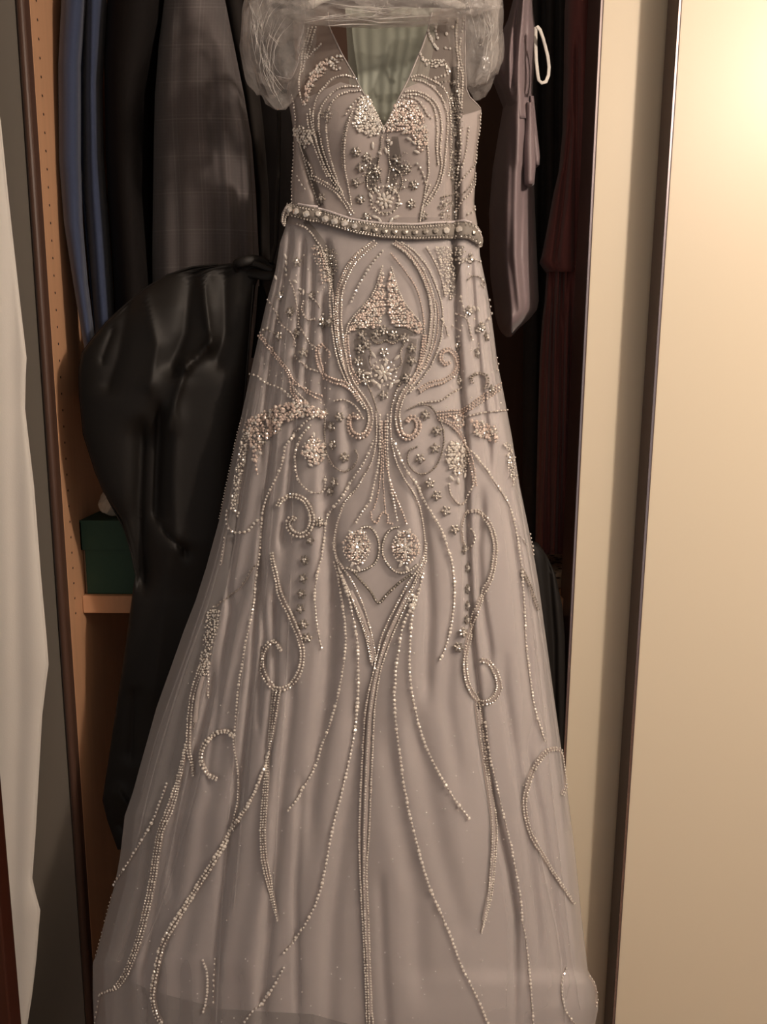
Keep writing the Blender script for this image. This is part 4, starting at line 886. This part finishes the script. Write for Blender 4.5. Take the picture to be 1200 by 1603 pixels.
S([(667, 388), (680, 410), (690, 436), (696, 465)], 3.4, 5); S([(722, 465), (724, 480), (728, 494)], 3.6, 6); S([(717, 492), (730, 500), (735, 520), (738, 532)], 2.8, 5); S([(728, 408), (740, 406), (750, 410)], 4, 6, m_='stone')
S([(731, 438), (740, 432), (752, 436), (758, 446)], 2.6, 4, m_='beadd'); S([(765, 470), (768, 492), (764, 500)], 4, 8, m_='stone'); S([(752, 446), (756, 450)], 4, 6, m_='stone')
for x, y, a in ((742, 483, 1.1), (748, 484, 1.1), (752, 510, -.7), (748, 518, .3), (733, 410, .1)): marquise(x, y, a, 9, 4.4, gown)
S([(738, 600), (737, 590), (745, 585), (757, 586), (762, 596), (760, 608)], 2.8, 3.8, rows=(-1.4, 1.4), m_='beadd'); S([(776, 560), (778, 572), (777, 580)], 3.8, 8, m_='stone'); S([(720, 527), (727, 522), (706, 510)], 3.6, 12)
S([(690, 500), (697, 512), (700, 526)], 3, 7)

# ---------------------------------------------------------------- left of the skirt
cluster([(486, 385), (500, 385), (508, 412), (512, 440), (506, 450), (498, 420)], 4.8, 3.2, 'beadp'); cluster([(505, 388), (526, 392), (530, 420), (520, 442), (511, 420)], 4.6, 3.0, 'beadd'); S([(466, 352), (480, 358), (492, 372), (503, 392), (512, 420), (516, 450)], 3.2, 4.4)
for x, y, a in ((446, 402, 1.2), (447, 412, 1.2), (448, 422, .9), (449, 431, .3), (462, 441, .6), (469, 453, .1), (432, 435, 1.0), (476, 458, 1.4)): marquise(x, y, a, 9.5, 4.8, gown)
for x, y in ((465, 411), (440, 464), (455, 489), (474, 553), (463, 522), (488, 464), (503, 505), (437, 527), (531, 653), (519, 668), (521, 697), (538, 716), (524, 755), (517, 769), (499, 818), (486, 846), (478, 877), (475, 906), (473, 930), (471, 953), (475, 977), (480, 998), (506, 507), (516, 504)): rosette(x, y, 1.0)
S([(420, 470), (431, 488), (440, 508), (449, 515), (458, 525), (460, 542)], 2.8, 5.4); S([(416, 514), (428, 522), (440, 526)], 2.6, 4, m_='beadd'); S([(454, 440), (462, 462), (466, 500), (474, 520), (482, 534), (494, 544)], 2.8, 5); S([(476, 472), (474, 486), (480, 500), (494, 500)], 2.8, 4.4); S([(488, 465), (496, 474), (500, 482)], 2.6, 4.4)
S([(463, 558), (472, 568), (484, 577), (497, 582)], 3.4, 5)
for d in (0, 4): S([(406 + d, 526), (420 + d, 545), (432 + d, 560), (445 + d, 576), (454 + d, 594), (457 + d, 614), (466 + d, 630)], 2.9, 3.8, m_='beadp')
S([(406, 526), (412, 518), (418, 514)], 3.2, 5); S([(455, 590), (470, 605), (486, 618), (500, 626)], 2.8, 4, m_='beadp'); S([(460, 602), (476, 608), (492, 616), (506, 620)], 2.8, 4, m_='beadp'); S([(456, 600), (468, 618), (482, 630)], 2.8, 4)
S([(393, 586), (405, 590), (413, 598), (422, 602), (435, 606), (447, 614), (460, 626)], 4.2, 6, m_='stone')
S([(503, 540), (497, 547), (498, 562), (501, 576), (510, 590), (524, 597), (540, 602), (553, 612), (562, 626)], 3.2, 4, rows=(-2.6, 2.6), m_='beadp', taper=[.6, 1, 1.2, 1]); S([(503, 540), (510, 544), (516, 552), (516, 560)], 3, 4, m_='beadp')
S([(524, 628), (538, 626), (552, 632), (562, 644), (568, 656)], 3, 4.4, m_='bead'); S([(510, 640), (508, 665), (508, 690), (512, 712), (524, 732), (540, 738), (554, 730), (560, 716), (556, 704)], 2.8, 4, m_='beadd')
cluster([(468, 628), (482, 630), (500, 640), (514, 648), (506, 656), (494, 652), (466, 655), (446, 660), (432, 680), (416, 690), (406, 712), (399, 734), (395, 716), (394, 698), (382, 678), (386, 660), (410, 645), (440, 635)], 4.9, 5.0, 'beadp')
cluster([(382, 672), (391, 690), (386, 710), (380, 735), (373, 765), (367, 800), (361, 800), (366, 760), (374, 720)], 4.6, 4.0, 'bead'); S([(402, 716), (401, 730), (403, 742)], 4, 5.5, m_='beadp')
S([(494, 650), (480, 660), (466, 675), (456, 684), (447, 700), (445, 716), (438, 738), (428, 758), (419, 780), (413, 802), (411, 822), (407, 850), (402, 880), (398, 912), (396, 938), (393, 960), (389, 988), (384, 1012), (380, 1042), (375, 1070), (371, 1110), (368, 1148)], 4.0, 5.4, m_='bead', vary=.3)
S([(486, 666), (474, 682), (466, 700), (463, 718), (464, 738), (469, 754), (482, 768), (496, 772), (507, 765), (508, 746)], 3.6, 5, m_='bead', vary=.3)
cluster([(482, 684), (498, 684), (508, 700), (506, 720), (494, 730), (482, 722), (474, 710)], 4.8, 4.2, 'beadp'); crystal_flower(492, 706, 6, 3.5, 11, 5.5, halo=(18, 18, 3.2))
for x, y, a in ((491, 681, 1.5), (495, 726, .2), (478, 708, .3), (486, 728, .5)): marquise(x, y, a, 9, 5, gown)
S([(436, 792), (440, 783), (455, 776), (474, 781), (486, 798), (489, 816), (483, 832), (470, 838), (457, 832), (452, 820), (457, 811), (463, 813)], 4.0, 4.5, rows=(-2.6, 2.6), taper=[.6, 1, 1, 1.2, .8])
S([(357, 800), (356, 812), (358, 826), (366, 833), (380, 834), (392, 828), (402, 816), (410, 812)], 5, 6.4, m_='stone'); S([(368, 800), (372, 808), (376, 803)], 4.4, 5.5, m_='stone')
S([(352, 842), (350, 860), (346, 884)], 2.6, 5); S([(402, 880), (390, 900), (378, 918), (362, 931), (346, 943), (338, 950)], 3.0, 5.4, m_='beadd')
S([(380, 655), (370, 690), (360, 730), (352, 775), (344, 812)], 2.6, 4.4)
cluster([(336, 948), (346, 956), (342, 985), (332, 1012), (328, 1042), (322, 1056), (312, 1056), (318, 1012), (322, 985), (324, 962)], 4.4, 3.5, 'bead'); S([(322, 1030), (314, 1052), (305, 1078), (300, 1105), (297, 1140), (296, 1176), (304, 1214)], 3.6, 4.4, rows=(-2.6, 2.6), taper=[1.4, 1, 1, .3])
S([(326, 1040), (325, 1070), (324, 1086), (328, 1092)], 3.4, 5); thread([(318, 1058), (310, 1090), (305, 1130)], 8, m_='beltcloth'); S([(312, 1075), (308, 1105), (304, 1140)], 2.6, 4.6, m_='beadd')
LP = [(426, 866), (430, 893), (440, 932), (456, 966), (468, 996), (473, 1028), (465, 1060), (446, 1077), (427, 1076), (413, 1052), (411, 1030), (418, 1012), (430, 1004), (440, 1018)]
S(LP, 3.6, 4.4, rows=(-2.7, 2.7), taper=[.5, 1, 1.2, 1, 1, 1.2, .4])
for d in (-5, 0, 5): S([(434 + d, 1080), (430 + d * .9, 1110), (426 + d * .6, 1145), (422, 1180)], 3.0, 4.0)
S([(422, 1180), (413, 1202), (400, 1236), (386, 1264), (372, 1286), (358, 1304), (346, 1328), (329, 1358), (303, 1398), (278, 1438), (256, 1479), (246, 1519), (240, 1558), (245, 1585), (253, 1600)], 4.6, 5.2, rows=(-2, 2), m_='bead', taper=[.1, .3, .8, 1.2, 1.3, 1.3, 1.2, 1], vary=.25)
for d in (-3.5, 0, 3.5): S([(420 + d * .4, 1185), (416 + d, 1240), (412 + d, 1300), (414 + d, 1345), (421 + d, 1385), (428 + d * .6, 1410), (435, 1440)], 2.9, 4.2)
S([(340, 1219), (324, 1210), (316, 1188), (321, 1166), (335, 1150), (354, 1144), (367, 1152)], 4.6, 5.4, rows=(-1.6, 1.6), m_='bead'); S([(366, 1150), (367, 1172), (371, 1195), (374, 1228), (372, 1262), (363, 1298)], 3.2, 4.6)
for d in (-4, 0, 4): S([(291, 1165), (285 + d * .5, 1200), (270 + d, 1255), (253 + d, 1300), (246 + d, 1336), (240 + d, 1376), (231 + d, 1420), (218 + d, 1471), (203 + d, 1512), (184 + d, 1543), (158, 1556)], 3.3, 4.4, vary=.2)
S([(262, 1226), (247, 1268), (235, 1294), (219, 1321), (204, 1347), (189, 1370), (179, 1385)], 4.8, 6.0, m_='stone', vary=.3); S([(175, 1400), (166, 1440), (160, 1465), (152, 1495)], 2.4, 6)
S([(318, 1502), (325, 1523), (325, 1556), (319, 1582)], 4.2, 5); S([(338, 1500), (336, 1530), (335, 1567)], 3.6, 8); S([(157, 1558), (154, 1575), (150, 1600)], 3.4, 8)
# loose sequins over the skirt
sx = np.random.uniform(180, 900, 260); sy = np.random.uniform(900, 1600, 260); k = (sx > Lt(sy) + 12) & (sx < Rt(sy) - 12)
bead_mesh('loose_sequins', sx[k], sy[k], np.random.uniform(1.2, 2.4, k.sum()), M['stone'], kind='stuff')
sx = np.random.uniform(400, 800, 240); sy = np.random.uniform(390, 640, 240); k = (sx > Lt(sy) + 6) & (sx < Rt(sy) - 6) & ((sx < 520) | (sx > 690))
bead_mesh('loose_sequins', sx[k], sy[k], np.random.uniform(1.6, 3.2, k.sum()), M['bead'], kind='stuff')

S([(643, 948), (644, 951)], 7.5, 5, m_='stone'); S([(593, 582), (595, 585)], 7, 5, m_='stone')
# doubled gathers of the tulle, seen as paler lines
for pts in ([(432, 470), (404, 640), (366, 860), (325, 1060), (282, 1260), (250, 1420)], [(440, 520), (420, 700), (398, 900), (372, 1120), (352, 1350), (338, 1600)], [(404, 620), (372, 760), (330, 930), (285, 1060), (240, 1210), (212, 1330)],
            [(450, 500), (434, 700), (418, 900), (400, 1060), (380, 1260), (366, 1420)], [(388, 640), (345, 850), (300, 1000), (250, 1140), (222, 1240)], [(330, 1130), (300, 1260), (262, 1390), (225, 1480), (190, 1530)], [(455, 900), (448, 1060), (436, 1230), (428, 1400)],
            [(812, 820), (838, 1000), (858, 1180), (876, 1340), (892, 1480), (908, 1580)], [(836, 1300), (858, 1400), (874, 1480), (884, 1600)], [(470, 560), (462, 700), (456, 850)], [(800, 700), (826, 860), (850, 1010), (872, 1160), (890, 1300)]):
    C, Nm = spline(pts, 8); V = []
    for k, h in ((-1, .0006), (0, .0022), (1, .0006)):
        x = C[:, 0] + Nm[:, 0] * k * 1.6; V.append(dress_pt(np.clip(x, Lt(C[:, 1]) + .5, Rt(C[:, 1]) - .5), C[:, 1], h)[0])
    V = np.stack(V, 1); mesh_np('tulle_gather', V.reshape(-1, 3), gridfaces(len(C), 3), M['tulle'], gown)

# ================================================================== hanger and plastic film over the shoulders
hg = thing('coat_hanger', 'clear hanger under the plastic film carrying the beaded gown', 'hanger', at(600, -20, .0))
tube('hanger_arm', [at(470, 16, .005), at(500, 0, .005), at(550, -22, .005), at(600, -36, .005), at(650, -22, .005), at(700, 0, .005), at(728, 14, .005)], .007, M['tape'], hg, n=10, flat=.6)
hp = at(600, -36, .005)
tube('hanger_hook', [hp, hp + (0, 0, .10)] + [np.array((hp[0], .022 - .017 * math.cos(a), hp[2] + .10 + .03 * math.sin(a))) for a in np.linspace(.2, 3.0, 8)], .002, M['chrome'], hg, n=6)
def puff(name, cx, cy, rx, ry, Y, ry_d, parent, seed, creases=40, amp=.20, sub=5):
    b = bmesh.new(); bmesh.ops.create_icosphere(b, subdivisions=sub, radius=1)
    rs = np.random.RandomState(seed); V = np.array([v.co[:] for v in b.verts]); FA = np.array([[v.index for v in f.verts] for f in b.faces]); b.free()
    d = np.zeros(len(V))
    for _ in range(creases):                           # sharp pleats: great-circle arcs on the blown-up film
        n = rs.normal(size=3); n[1] *= .5; n /= np.linalg.norm(n); o = rs.uniform(-.6, .6); k = rs.uniform(10, 30); c = rs.normal(size=3); c /= np.linalg.norm(c)
        d += amp * rs.uniform(.15, .6) * np.exp(-np.abs(V @ n - o) * k) * np.clip(V @ c + .4, 0, 1)
    R = 1 + d - .5 * d.mean() - .065 * (np.sin(V @ rs.normal(size=3) * 5 + rs.rand() * 6) + np.sin(V @ rs.normal(size=3) * 8))
    Q = V * R[:, None]
    P = at(cx + Q[:, 0] * rx, cy - Q[:, 2] * ry, Y + Q[:, 1] * ry_d)
    return mesh_np(name, P, FA, M['film'], parent)
pc = thing('plastic_cover', 'crumpled clear plastic garment cover rolled up over the gown shoulders', 'plastic cover', at(600, 0, -.03))
puff('film_puff', 436, 46, 57, 116, .0, .075, pc, 4, 46, .07); puff('film_puff', 432, 44, 47, 100, .005, .06, pc, 9, 40, .10); puff('film_puff', 440, 22, 44, 46, -.01, .06, pc, 12, 40, .12)
puff('film_puff', 745, 46, 42, 106, .012, .065, pc, 21, 46, .08); puff('film_puff', 748, 40, 32, 86, .015, .05, pc, 24, 40, .12)
puff('film_band', 590, 6, 150, 34, -.055, .05, pc, 31, 60, .10); puff('film_band', 520, 14, 90, 26, -.06, .035, pc, 33, 50, .12); puff('film_band', 668, 4, 110, 26, -.05, .04, pc, 35, 50, .12)
puff('film_band', 590, 37, 105, 6, -.06, .02, pc, 37, 30, .25)
M['crease'] = mat('film_crease_glint', (.95, .91, .87), rough=.12, spec=.9, coat=.5)  # opaque near-white: highlight streaks along the film creases, put into the colour
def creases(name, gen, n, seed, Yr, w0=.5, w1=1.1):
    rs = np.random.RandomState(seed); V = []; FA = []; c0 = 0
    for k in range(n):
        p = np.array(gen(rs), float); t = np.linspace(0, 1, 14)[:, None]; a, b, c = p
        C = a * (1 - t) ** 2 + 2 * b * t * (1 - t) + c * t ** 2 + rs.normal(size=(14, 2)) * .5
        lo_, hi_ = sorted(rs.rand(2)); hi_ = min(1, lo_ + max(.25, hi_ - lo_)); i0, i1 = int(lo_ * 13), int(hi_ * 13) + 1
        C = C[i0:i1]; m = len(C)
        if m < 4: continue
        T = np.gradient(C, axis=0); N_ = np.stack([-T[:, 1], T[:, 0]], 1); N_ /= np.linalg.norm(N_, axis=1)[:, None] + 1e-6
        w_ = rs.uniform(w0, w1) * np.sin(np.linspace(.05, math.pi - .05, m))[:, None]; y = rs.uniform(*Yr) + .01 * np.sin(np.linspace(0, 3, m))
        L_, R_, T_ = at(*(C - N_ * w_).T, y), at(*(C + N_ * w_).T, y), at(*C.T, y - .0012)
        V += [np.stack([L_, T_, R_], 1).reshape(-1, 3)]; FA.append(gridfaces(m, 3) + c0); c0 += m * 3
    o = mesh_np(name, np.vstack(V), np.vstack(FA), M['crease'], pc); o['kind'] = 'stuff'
creases('film_crease_glints', lambda r: ((r.uniform(390, 470), r.uniform(-5, 50)), (r.uniform(380, 410), r.uniform(80, 130)), (r.uniform(425, 458), r.uniform(120, 170))), 40, 1, (-.080, -.050), .22, .55)
creases('film_crease_glints', lambda r: ((r.uniform(385, 440), r.uniform(-5, 20)), (r.uniform(388, 400), r.uniform(20, 60)), (r.uniform(395, 460), r.uniform(60, 120))), 26, 2, (-.085, -.055), .22, .5)
creases('film_crease_glints', lambda r: ((r.uniform(440, 520), r.uniform(-2, 45)), (r.uniform(520, 620), r.uniform(10, 52)), (r.uniform(600, 720), r.uniform(-2, 44))), 26, 3, (-.118, -.092), .3, .8)
creases('film_crease_glints', lambda r: ((r.uniform(728, 780), r.uniform(-5, 30)), (r.uniform(755, 790), r.uniform(40, 90)), (r.uniform(728, 765), r.uniform(60, 150))), 24, 4, (-.062, -.037), .2, .45)
